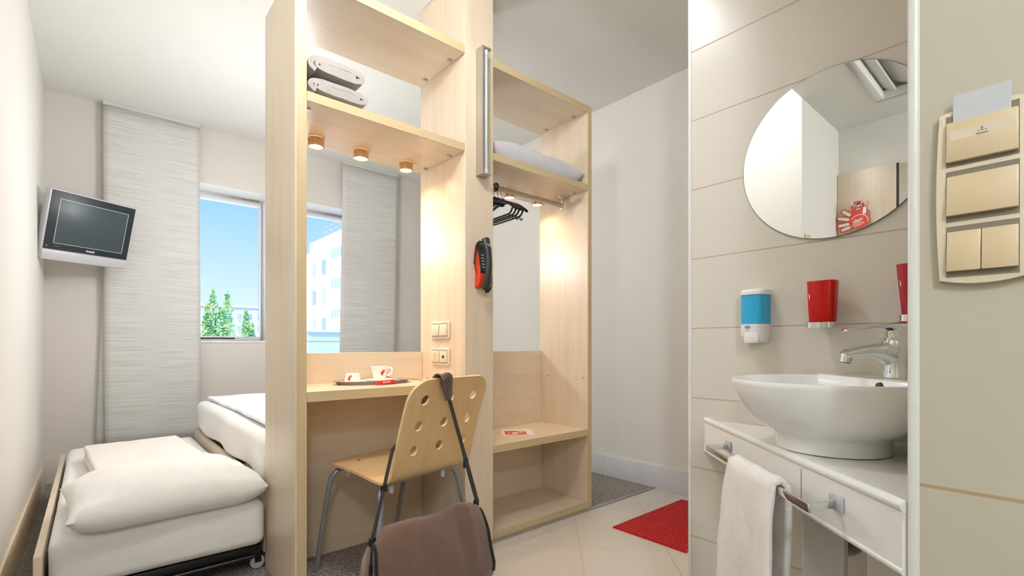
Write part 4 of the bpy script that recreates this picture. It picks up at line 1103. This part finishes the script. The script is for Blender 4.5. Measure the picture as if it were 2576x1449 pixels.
def towel_fn(u, v):
    # v around: front bottom -> over the bar -> back bottom
    s0_, s1_ = 0.362, 0.548
    Ltot = 0.40
    L1, L2 = 0.42, 0.40
    d = v*(L1+0.034+L2)
    if d < L1: y, z = 0.0735, ZB+0.004-(L1-d); side = 1
    elif d < L1+0.034:
        a = (d-L1)/0.034*pi; y, z = 0.060+0.0135*cos(a), ZB+0.004+0.0125*sin(a); side = 0
    else: y, z = 0.0465, ZB+0.004-(d-L1-0.034); side = -1
    drop = max(0, ZB-z)
    s_ = s0_ + (s1_-s0_)*u
    spread = drop*(0.10*(u-0.5)*2*side*0.5)
    bulge = side*0.010*(1-math.exp(-drop*16)) 
    wv = 0.006*sin(u*7+drop*6)*min(1, drop*6)*side
    p = (s_ + spread + (0.045*drop/0.4*side if u > 0.5 else 0.0), max(0.012, y + bulge + wv + 0.004*nz((s_*2,y,z), 14, 2)), z + 0.0015*nz((s_,y,z), 60, 1))
    return p
twl.grid(towel_fn, 26, 70)
tag(obj('hanging_towel', twl, M['towel'], smooth=70, solid=0.011), 'white towel folded over the chrome rail below the basin', 'towel')

# soap dispenser on the tiled wall
def wframe(y, z): return frame((XM, y, z), Vector((0,-1,0)), Vector((0,0,1)), Vector((-1,0,0)))   # x to the right, y up, z out of the wall
sd_ = thing('wall_mounted_soap_dispenser', 'white dispenser filled with blue soap on the tiled wall', 'dispenser', (XM, 0.530, 1.0))
Mw = wframe(0.536, 0.938)
def dsec(w_, d_): return [(-w_/2,0.0)] + [(w_/2*math.copysign(abs(cos(a))**0.55, cos(a))*-1 if False else -w_/2*math.copysign(abs(cos(a))**0.5, cos(a)), d_*abs(sin(a))**0.6) for a in [pi*k/20 for k in range(1,20)]] + [(w_/2,0.0)]
def vprism(m, sec, y0, y1):   # section in (x, out) swept along height
    n = len(sec); vs = [(x, y0, z) for x, z in sec] + [(x, y1, z) for x, z in sec]
    m.add(vs, [tuple(range(n)), tuple(range(n,2*n))[::-1]] + [(i,(i+1)%n,n+(i+1)%n,n+i) for i in range(n)]); return m
m = MB(Mw)
W0 = 0.064
lv = [(0.0, 0.040, 0.022), (0.004, 0.054, 0.034), (0.012, 0.062, 0.044), (0.024, W0, 0.048), (0.047, W0, 0.048)]
def stack(m, lv):
    S = [dsec(w_, d_) for _, w_, d_ in lv]; n = len(S[0]); vs = []
    for (y, _, _), s_ in zip(lv, S): vs += [(x, y, z) for x, z in s_]
    fs = [tuple(range(n)), tuple(range((len(lv)-1)*n, len(lv)*n))[::-1]]
    for k in range(len(lv)-1): fs += [(k*n+i, k*n+(i+1)%n, (k+1)*n+(i+1)%n, (k+1)*n+i) for i in range(n)]
    m.add(vs, fs)
stack(m, lv); obj('lower_housing', m, M['wplastic'], sd_, smooth=45)
m = MB(Mw); stack(m, [(0.0472, 0.0625, 0.047), (0.122, 0.0625, 0.047)]); obj('soap_tank', m, M['blue'], sd_, smooth=45)
m = MB(Mw); stack(m, [(0.1222, 0.066, 0.049), (0.130, 0.066, 0.049), (0.136, 0.060, 0.042), (0.138, 0.05, 0.03)]); obj('lid', m, M['wplastic'], sd_, smooth=45)
m = MB(Mw @ Matrix.Translation((0.002, 0.0130, 0.0460))); m.prism(rrect(0.036, 0.028, 0.007), 0.0, 0.0030); obj('push_button', m, M['wplastic'], sd_, bevel=0.0015)
m = MB(Mw @ Matrix.Translation((-0.006, 0.0395, 0.0470))); m.prism(circ(0.0075, 20, sy=0.55), 0.0, 0.0018); obj('logo_badge', m, M['bglass'], sd_)
m = MB(Mw @ Matrix.Translation((-0.006, 0.0312, 0.0475))); m.prism(rrect(0.008, 0.003, 0.0014), 0.0, 0.001); obj('level_mark', m, M['card'], sd_)

# red tumblers in chrome holders
def tumbler(y, z, label, mat, wt, wb, dep, hgt):
    t = thing('tumbler', label, 'tumbler', (XM, y, z), group='red tumblers on the tiled wall')
    Mq = wframe(y, z) @ Matrix.Translation((0, 0, 0.046))
    def ring(w_, d_, r_): return [(x, zz) for x, zz in rrect(w_, d_, r_, 5)]
    lv = [(0.0, wb-0.002, 0.014), (0.006, wb, 0.014), (hgt-0.001, wt, 0.012), (hgt, wt-0.001, 0.012), (hgt-0.001, wt-0.005, 0.010), (0.010, wb-0.007, 0.010), (0.009, wb-0.02, 0.006)]
    vs = []; S = [ring(w_, w_*dep, r_) for _, w_, r_ in lv]; n = len(S[0])
    for (yy, _, _), s_ in zip(lv, S): vs += [(x, yy, zz) for x, zz in s_]
    fs = [tuple(range(n)), tuple(range((len(lv)-1)*n, len(lv)*n))[::-1]]
    for k in range(len(lv)-1): fs += [(k*n+i, k*n+(i+1)%n, (k+1)*n+(i+1)%n, (k+1)*n+i) for i in range(n)]
    m = MB(Mq); m.add(vs, fs); obj('tumbler_body', m, mat, t, smooth=40)
    hd_ = thing('tumbler_holder', label.replace('tumbler', 'holder').replace('red ', 'chrome ') , 'holder', (XM, y, z), group='chrome tumbler holders on the tiled wall')
    m = MB(Mq); o_ = rrect(wb+0.009, wb*dep+0.009, 0.016, 5); i_ = rrect(wb+0.003, wb*dep+0.003, 0.014, 5); n = len(o_)
    vs = [(x,-0.004,zz) for x,zz in o_]+[(x,0.0085,zz) for x,zz in o_]+[(x,0.0085,zz) for x,zz in i_]+[(x,-0.0015,zz) for x,zz in i_]
    fs = [(k*n+i,k*n+(i+1)%n,(k+1)*n+(i+1)%n,(k+1)*n+i) for k in range(3) for i in range(n)] + [tuple(range(n)), tuple(range(3*n,4*n))[::-1]]
    m.add(vs, fs); obj('ring', m, M['chrome'], hd_, smooth=40)
    m = MB(wframe(y, z)); m.box(-0.012, -0.004, 0.0, 0.012, 0.0085, 0.014); obj('wall_mount', m, M['chrome'], hd_, bevel=0.001)
    return t
tumbler(0.374, 0.975, 'red square tumbler in the middle of the tiled wall above the basin', M['red'], 0.058, 0.051, 0.75, 0.103)
tumbler(0.207, 0.985, 'pinkish red tumbler half hidden by the white corner trim', M['pink'], 0.060, 0.044, 0.80, 0.112)

# round mirror
rm = thing('round_mirror', 'round frameless mirror on the tiled wall above the basin', 'mirror', (XM, 0.371, 1.384))
Mm = wframe(0.371, 1.384)
m = MB(Mm); m.lathe([(0.1995,0.001),(0.2005,0.0015),(0.2005,0.0048),(0.1995,0.0050)], 96, cap=False); obj('glass_edge', m, M['mirroredge'], rm, smooth=True)
m = MB(Mm); m.lathe([(0.1995,0.001),(0.1995,0.0052)], 96); obj('mirror_glass', m, M['mirror'], rm)

# switch plate with key card holder
t = thing('switch_plate', 'tall cream switch plate with card slot and rocker switches', 'switch', (XS, 0.073, 1.12))
Mp = frame((XS, 0.069, 1.1108), Vector((0,-1,0)), Vector((0,0,1)), Vector((-1,0,0))) @ Matrix.Scale(0.9445, 4)
def bulged(w_, h_, b_, n=10):
    out = []
    hw_, hh_ = w_/2, h_/2
    for k in range(n+1): q = -1+2*k/n; out.append((hw_*q*0.90, -hh_ - b_*(1-q*q)+b_))
    for k in range(n+1): q = -1+2*k/n; out.append((hw_ + b_*0.6*(1-q*q)-b_*0.6, hh_*q*0.965))
    for k in range(n+1): q = 1-2*k/n; out.append((hw_*q*0.90, hh_ + b_*(1-q*q)-b_))
    for k in range(n+1): q = 1-2*k/n; out.append((-hw_ - b_*0.6*(1-q*q)+b_*0.6, hh_*q*0.965))
    return out
m = MB(Mp); m.prism(bulged(0.086, 0.226, 0.006), 0.0, 0.0105); obj('plate_frame', m, M['cream'], t, bevel=0.004, seg=3)
for k, zc in enumerate((0.0710, 0.0, -0.0710)):
    m = MB(Mp); m.box(-0.0330, zc-0.0325, 0.0102, 0.0330, zc+0.0325, 0.0112); obj('recess', m, M['grey'], t)
    if k == 0:
        m = MB(Mp); m.prism([(zc-0.028,0.010),(zc+0.023,0.010),(zc+0.023,0.016),(zc-0.028,0.0185)], -0.0322, 0.0322, 'x'); cdh = obj('card_holder', m, M['tan'], t, bevel=0.0012)
        m = MB(Mp @ Matrix.Translation((0, zc+0.002, 0.0171)) @ Matrix.Rotation(-0.049, 4, 'X')*1 if False else Mp @ Matrix.Translation((0.001, zc+0.0035, 0.0168)) @ Matrix.Rotation(-0.049*-1, 4, 'X')); m.box(-0.030, -0.0075, -0.001, 0.030, 0.0075, 0.0006); obj('label_strip', m, M['cream'], cdh)
        Mi = Mp @ Matrix.Translation((0.001, zc+0.0035, 0.0175)) @ Matrix.Rotation(0.049, 4, 'X')
        m = MB(Mi); m.prism(circ(0.0011, 12, 0, 0.0038), 0, 0.0003); m.prism([(-0.0045,-0.0005),(-0.0035,0.0012),(-0.0025,0.0012),(-0.0035,-0.0005)], 0, 0.0003); m.prism([(0.0045,-0.0005),(0.0035,0.0012),(0.0025,0.0012),(0.0035,-0.0005)], 0, 0.0003); m.prism([(-0.0016,0.0004),(0,0.0026),(0.0016,0.0004)], 0, 0.0003); m.box(-0.0055,-0.0036,0,0.0055,-0.0024,0.0003); obj('maker_mark', m, M['gprint'], cdh)
    elif k == 1:
        m = MB(Mp); m.prism([(zc-0.0255,0.010),(zc+0.0255,0.010),(zc+0.0255,0.0135),(zc-0.0255,0.0185)], -0.0322, 0.0322, 'x'); obj('rocker', m, M['tan'], t, bevel=0.0012)
    else:
        for sx in (-0.0162, 0.0162):
            m = MB(Mp); m.prism([(zc-0.0255,0.010),(zc+0.0255,0.010),(zc+0.0255,0.0135),(zc-0.0255,0.0185)], sx-0.0159, sx+0.0159, 'x'); obj('rocker', m, M['tan'], t, bevel=0.0012)
m = MB(Mp); m.box(-0.0262, 0.060, 0.0125, 0.0262, 0.128, 0.0133); tag(obj('key_card', m, M['card'], bevel=0.0003, seg=1), 'blank pale grey key card standing in the switch plate slot', 'card')

# red ribbed mat
mt = MB(); X0, X1, Y0, Y1 = 2.012, 2.68, 1.13, 1.535
nr = 27
mt.box(X0, Y0, 0.0005, X1, Y1, 0.004)
for i in range(nr):
    y = Y0 + (Y1-Y0)*(i+0.5)/nr; hw_ = (Y1-Y0)/nr*0.33
    mt.prism([(y-hw_,0.004),(y+hw_,0.004),(y+hw_*0.8,0.009),(y-hw_*0.8,0.009)], X0, X1, 'x')
tag(obj('floor_mat', mt, M['matred']), 'red ribbed mat on the cream tiled floor', 'mat')

# ------------------------------------------------------------------ entrance side, seen in the mirror
d_ = thing('coat_panel', 'maple panel with coat hook reflected in the round mirror', 'panel', (-0.86, 0.795, 1.0))
m = MB(); m.box(-0.8592, 0.652, 0.02, -0.832, 0.938, 1.973); obj('board', m, M['wz'], d_, bevel=0.001, seg=1)
hz, hy = 1.775, 0.826
m = MB(); m.box(-0.832, hy-0.012, hz-0.035, -0.827, hy+0.012, hz+0.012)
for q in (-1, 1): m.sweep(crom([(-0.829, hy, hz-0.02), (-0.800, hy+q*0.012, hz-0.022), (-0.782, hy+q*0.026, hz-0.004), (-0.778, hy+q*0.032, hz+0.026)], 4), 0.0042, n=10)
obj('coat_hook', m, M['chrome'], d_, smooth=True)
sg = thing('door_sign', 'orange hand shaped door sign hanging on the coat hook', 'sign', (-0.80, hy, hz-0.07))
# hand outline built in a local frame : x to the viewer's right as seen in the room, y up
Mg = frame((-0.806, hy, hz-0.070), Vector((0,1,0)), Vector((0,0,1)), Vector((1,0,0)))
m = MB(Mg @ Matrix.Rotation(-0.12, 4, 'Z'))
m.prism(circ(0.052, 32, 0.0, -0.035, 0.92), 0.0, 0.0030)
ringp = circ(0.034, 28, -0.004, 0.048); inn = circ(0.021, 28, -0.004, 0.050); nq = 28
vs = [(x,y,0) for x,y in ringp]+[(x,y,0.0022) for x,y in ringp]+[(x,y,0.0022) for x,y in inn]+[(x,y,0) for x,y in inn]
m.add(vs, [(k*nq+i,k*nq+(i+1)%nq,((k+1)%4)*nq+(i+1)%nq,((k+1)%4)*nq+i) for k in range(4) for i in range(nq)])
m.prism([(-0.034,-0.02),(0.030,-0.02),(0.024,0.040),(-0.030,0.040)], 0.0, 0.003) if False else None
fing = [((0.030,0.000), 45, 0.070), ((0.038,-0.020), 23, 0.078), ((0.040,-0.042), 2, 0.074), ((0.036,-0.060), -10, 0.066)]
def bar(mm, p, ang, ln, w_, z0, z1):
    a = radians(ang); dx, dy = cos(a), sin(a); nx_, ny_ = -dy, dx; pts = []
    for k in range(9): q = -pi/2 + pi*k/8; pts.append((p[0]+dx*(ln-w_)+ (dx*cos(q)+nx_*sin(q))*w_, p[1]+dy*(ln-w_)+(dy*cos(q)+ny_*sin(q))*w_))
    for k in range(9): q = pi/2 + pi*k/8; pts.append((p[0]+(dx*cos(q)+nx_*sin(q))*w_, p[1]+(dy*cos(q)+ny_*sin(q))*w_))
    mm.prism(pts, z0, z1)
for q_, (p, a, l_) in enumerate(fing): bar(m, p, a, l_, 0.0138, 0.0001, 0.0024+0.0001*q_)
bar(m, (-0.030,-0.012), 98, 0.050, 0.016, 0.0002, 0.00285)
m.prism([(-0.044,-0.02),(-0.030,0.03),(0.010,0.03),(0.030,0.035),(0.045,-0.005),(0.0,-0.05)], 0.0003, 0.0027)
obj('sign_card', m, M['orange'], sg)
m = MB(Mg @ Matrix.Rotation(-0.12, 4, 'Z') @ Matrix.Translation((0,0,0.0031)))
for p, a, l_ in fing:
    aa = radians(a); bar(m, (p[0]+cos(aa)*0.016, p[1]+sin(aa)*0.016), a, l_-0.024, 0.0082, -0.0008, 0.0005)
bar(m, (-0.032,0.002), 102, 0.034, 0.0085, -0.0006, 0.0005)
arc = [(0.043*cos(a)-0.002, -0.042+0.040*sin(a)) for a in [radians(200-12*k) for k in range(15)]]
m.sweep([(x,y,0) for x,y in arc], 0.0018, 0.0004, n=6); obj('finger_print_marks', m, M['wprint'], sg)
Mtx = Mg @ Matrix.Translation((0.0,-0.042,0)) @ Matrix.Rotation(-0.24, 4, 'Z') @ Matrix.Translation((0.0,0.042,0))
text('greeting', 'Hello', 0.023, Mtx @ Matrix.Translation((0.0,-0.034,0.0034)), M['wprint'], sg, bold=0.0006)
m = MB(Mtx @ Matrix.Translation((0.006,-0.0465,0.0034))); m.box(-0.022,-0.0016,0,0.024,0.0016,0.0004); obj('underline', m, M['wprint'], sg)
print_line('second_line', [1.2,1,1,0,1,.9,.9,1,.8,1,.9,1,.6], 0.0085, Mtx @ Matrix.Translation((0.002,-0.057,0.0034)), M['wprint'], sg)
print_line('third_line', [.9,1,.8,.9,1,.6,.9,1,.9,.8,1,.9], 0.0052, Mtx @ Matrix.Translation((0.004,-0.066,0.0034)), M['wprint'], sg)
dr = MB(); dr.box(-0.86, -0.22, 0.0, -0.842, 0.640, 1.965)
d1 = struct('door_1', dr, plain('pale_grey_green_door', rgb(206,203,188), 0.35), label='pale grey door beside the maple coat panel', cat='door', bevel=0.002)
m = MB(); m.box(-0.8595, 0.641, 0.0, -0.846, 0.6515, 1.972); obj('gap_shade_strip', m, M['dark'], d1)  # dark strip added in place of the shadow in the gap beside the door
m = MB(); m.box(-0.842, 0.545, 1.0, -0.836, 0.585, 1.18); m.sweep([(-0.836,0.565,1.10),(-0.80,0.565,1.10),(-0.80,0.46,1.10)], 0.008, n=10); obj('door_handle', m, M['chrome'], d1, smooth=True)
m = MB(); m.box(-0.842, 0.515, 1.60, -0.834, 0.535, 1.75); obj('door_hook', m, M['cream'], d1, bevel=0.002)
m = MB(); m.box(-0.325, 0.925, 1.44, -0.275, YH, 1.53); tag(obj('wall_switch', m, M['tan'], bevel=0.002), 'small beige box of unknown use on the white wall, reflected low in the mirror', 'switch')  # unidentified wall box, not known to be a switch
v = thing('ceiling_vent', 'recessed square ceiling vent with slanting slats, reflected in the mirror', 'vent', (-0.3, 0.4, ZH))
m = MB()
a, b_ = 0.035, 0.06
for (x0,y0,x1,y1) in ((HX0,HY0,HX0+a,HY1),(HX1-a,HY0,HX1,HY1),(HX0+a,HY0,HX1-a,HY0+a),(HX0+a,HY1-a,HX1-a,HY1)): m.box(x0,y0,ZH-0.004,x1,y1,ZH+0.045)
obj('vent_frame', m, M['ceil'], v, bevel=0.002)
for k in range(6):
    y = HY0+0.06+k*0.088
    m = MB(); m.prism([(y,ZH+0.030),(y+0.006,ZH+0.027),(y+0.100,ZH+0.075),(y+0.094,ZH+0.078)], HX0+0.001, HX1-0.001, 'x'); obj('slat', m, M['ceil'], v)

# globe lamps added out of view as fill, carrying most of the room light
def add_fill_globe(x, y, z, r, power, label, col=rgb(250,251,255), drop=0.085):
    t = thing('added_fill_globe', label, 'lamp', (x, y, z), group='added fill globes')
    m = MB(); m.lathe([(0.05,0.0),(0.05,-0.018),(0.012,-0.024),(0.008,-0.03),(0.008,-drop+0.014),(0.035,-drop+0.007),(0.035,-drop-0.005)], 32, (x,y,z)); obj('fill_globe_stem', m, M['steel'], t, smooth=True)
    A = 4*pi*r*r
    zc = z-drop-r
    m = MB(); m.lathe([(max(0.001, r*sin(pi*k/20)), r*cos(pi*k/20)) for k in range(21)], 32, (x,y,zc)); obj('fill_globe_shell', m, emis('fill_globe_glow', col, power/(pi*A)), t, smooth=True)
    return t
add_fill_globe(0.58, 1.08, ZC, 0.11, 24, 'round added fill globe over the bedroom entrance, out of view')
add_fill_globe(-0.42, -0.85, ZH, 0.10, 32, 'round added fill globe over the entrance, out of view', rgb(244,248,255))
add_fill_globe(0.912, 3.18, ZC, 0.095, 23, 'round added fill globe above the bed, hidden behind the desk side panel', drop=0.86)

# ------------------------------------------------------------------ outside
def building(name, label, x0, y0, x1, y1, ztop, mat):
    t = thing(name, label, 'building', ((x0+x1)/2, (y0+y1)/2, -9))
    m = MB(); m.box(x0, y0, -9, x1, y1, ztop); obj('facade', m, mat, t); return t
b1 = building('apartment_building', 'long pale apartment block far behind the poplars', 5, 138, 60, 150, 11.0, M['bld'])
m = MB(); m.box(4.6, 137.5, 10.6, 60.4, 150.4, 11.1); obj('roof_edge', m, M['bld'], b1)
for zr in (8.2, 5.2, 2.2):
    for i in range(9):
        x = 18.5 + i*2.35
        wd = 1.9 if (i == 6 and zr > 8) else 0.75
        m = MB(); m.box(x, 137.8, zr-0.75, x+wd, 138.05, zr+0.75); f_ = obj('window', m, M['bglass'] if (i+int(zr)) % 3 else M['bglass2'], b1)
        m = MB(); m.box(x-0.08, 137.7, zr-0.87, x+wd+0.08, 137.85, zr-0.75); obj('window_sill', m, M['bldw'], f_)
b2 = building('apartment_building', 'tall white apartment block filling the view through the desk opening', 19.4, 30, 32, 58.6, 12.9, M['bldw'])
m = MB(); m.box(19.8, 58.6, -9, 32, 66, 12.0); obj('end_wing', m, M['bldw'], b2)
for k, zr in enumerate((9.6, 6.4, 3.2)):
    for y in (57.0, 54.0):
        m = MB(); m.box(19.33, y-0.55, zr-0.8, 19.45, y+0.55, zr+0.8); obj('window', m, M['bglass2'] if (k + int(y)) % 2 else M['bglass'], b2)
    for q in range(5):
        y = 51.6 - q*0.75
        m = MB(); m.box(19.33, y-0.28, zr+0.6, 19.45, y+0.28, zr+1.6); obj('window', m, M['bglass2'], b2)
m = MB()
for q in range(8): m.box(19.5, 44+q*1.5, 12.9, 19.58, 44.08+q*1.5, 14.0)
m.box(19.5, 44, 13.95, 19.58, 54.6, 14.03); m.box(19.5, 44, 13.4, 19.58, 54.6, 13.47); obj('roof_railing', m, M['rail'], b2)
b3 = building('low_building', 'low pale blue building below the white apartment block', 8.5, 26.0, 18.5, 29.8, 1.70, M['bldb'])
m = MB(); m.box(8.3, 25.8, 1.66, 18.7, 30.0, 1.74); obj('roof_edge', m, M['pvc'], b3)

def tree(name, label, grp, x, y, ztop, r, seed, zb=-9.0, n=2600, lobes=1):
    rnd = random.Random(seed)
    t = thing(name, label, 'tree', (x, y, zb), group=grp)
    m = MB(); m.sweep([(x,y,zb),(x+0.1,y,zb+5),(x,y,ztop-1.5)], [0.22,0.16,0.04], n=10); obj('trunk', m, M['bark'], t, smooth=True)
    m = MB(); vs = []; fs = []
    hgt = ztop-(zb+2.5)
    cores = [(0,0,1.0,1.0)] + [(rnd.uniform(-.55,.55)*r, rnd.uniform(-.4,.4)*r, rnd.uniform(.62,.86), rnd.uniform(.45,.7)) for _ in range(lobes)]
    for i in range(n):
        ox, oy, hs_, rs = cores[rnd.randrange(len(cores))]
        f = rnd.random()
        prof = (sin(pi*min(1, f*0.98+0.02))**0.4) * (1.10-0.45*f) * r*rs
        a = rnd.uniform(0, 2*pi); q = sqrt(rnd.random())
        bumpy = 0.75 + 0.5*noise.noise(Vector((a*1.1, f*7, seed)))
        p = Vector((x+ox + prof*q*cos(a)*bumpy, y+oy + prof*q*sin(a)*bumpy, zb+2.5 + hgt*hs_*f))
        s_ = rnd.uniform(0.16, 0.38)
        u_ = Vector((rnd.gauss(0,1), rnd.gauss(0,1), rnd.gauss(0,1))).normalized(); w_ = u_.orthogonal().normalized()
        k = len(vs); vs += [p-u_*s_, p+w_*s_*0.6, p+u_*s_, p-w_*s_*0.6]; fs.append((k,k+1,k+2,k+3))
    m.add(vs, fs); obj('foliage', m, M['leaf'], t); return t
tree('poplar_tree', 'tall slender poplar in front of the far block, nearest the blind', 'poplars outside the window', 17.9, 109.5, 11.9, 2.3, 4, n=5200, lobes=3)
tree('poplar_tree', 'tall slender poplar in the middle of the window view', 'poplars outside the window', 19.0, 102.5, 10.9, 2.1, 9, n=5200, lobes=3)
tree('poplar_tree', 'shorter poplar standing before the middle poplar', 'poplars outside the window', 17.3, 96.0, 7.2, 1.9, 12, n=4200, lobes=2)
tree('poplar_tree', 'pale short poplar nearest the window frame', 'poplars outside the window', 20.3, 94.0, 7.0, 1.6, 15, n=4200, lobes=2)
tree('round_bush', 'dark low tree crown at the lower corner of the window view', 'trees outside the window', 22.6, 101.0, 4.1, 1.6, 21, n=1400)
g = MB(); g.box(-120, 6, -9.2, 160, 220, -9.0); gr = obj('ground', g, M['ground']); gr['kind'] = 'structure'; gr['label'] = 'ground far below the window'; gr['category'] = 'ground'

# ------------------------------------------------------------------ light
W = bpy.data.worlds.new('sky'); SC.world = W; W.use_nodes = True
nt = W.node_tree; bg = nt.nodes['Background']
tc = N(nt, 'ShaderNodeTexCoord'); sx = N(nt, 'ShaderNodeSeparateXYZ'); L(nt, tc.outputs['Generated'], sx.inputs[0])
colr = ramp(nt, sx.outputs[2], [(0.0, rgb(228,241,253)), (0.08, rgb(204,230,251)), (0.25, rgb(152,204,247)), (0.45, rgb(140,196,246)), (0.60, (2.2,2.4,2.7,1)), (1.0, (3.2,3.5,3.9,1))])
L(nt, colr, bg.inputs[0]); bg.inputs[1].default_value = 0.88
sun = bpy.data.lights.new('sun', 'SUN'); sun.energy = 2.1; sun.angle = 0.01; sun.color = (1.0, 0.96, 0.9)
so_ = bpy.data.objects.new('sun', sun); COL.objects.link(so_); so_.location = (0,0,12)
so_.rotation_euler = Vector((0.80, 0.36, -0.48)).to_track_quat('-Z', 'Y').to_euler()

# ------------------------------------------------------------------ camera
F_PX, HOR, YAW = 1220.3, 869.74, 0.7146
cam = bpy.data.cameras.new('camera'); co = bpy.data.objects.new('camera', cam); COL.objects.link(co)
cam.sensor_fit = 'HORIZONTAL'; cam.sensor_width = 36.0; cam.lens = 36.0*F_PX/2576.0
cam.shift_y = (HOR-724.5)/2576.0; cam.clip_start = 0.02; cam.clip_end = 500
co.location = (0, 0, CAMH); co.rotation_euler = (pi/2, 0, -YAW)
SC.camera = co

SC.view_settings.view_transform = 'Standard'; SC.view_settings.look = 'None'
SC.view_settings.exposure = 0.46; SC.view_settings.gamma = 1.0
try: SC.view_settings.use_curve_mapping = False
except Exception: pass
SC.cycles.use_denoising = True
SC.cycles.max_bounces = 8; SC.cycles.diffuse_bounces = 5; SC.cycles.glossy_bounces = 4; SC.cycles.transparent_max_bounces = 12
SC.cycles.sample_clamp_indirect = 6.0
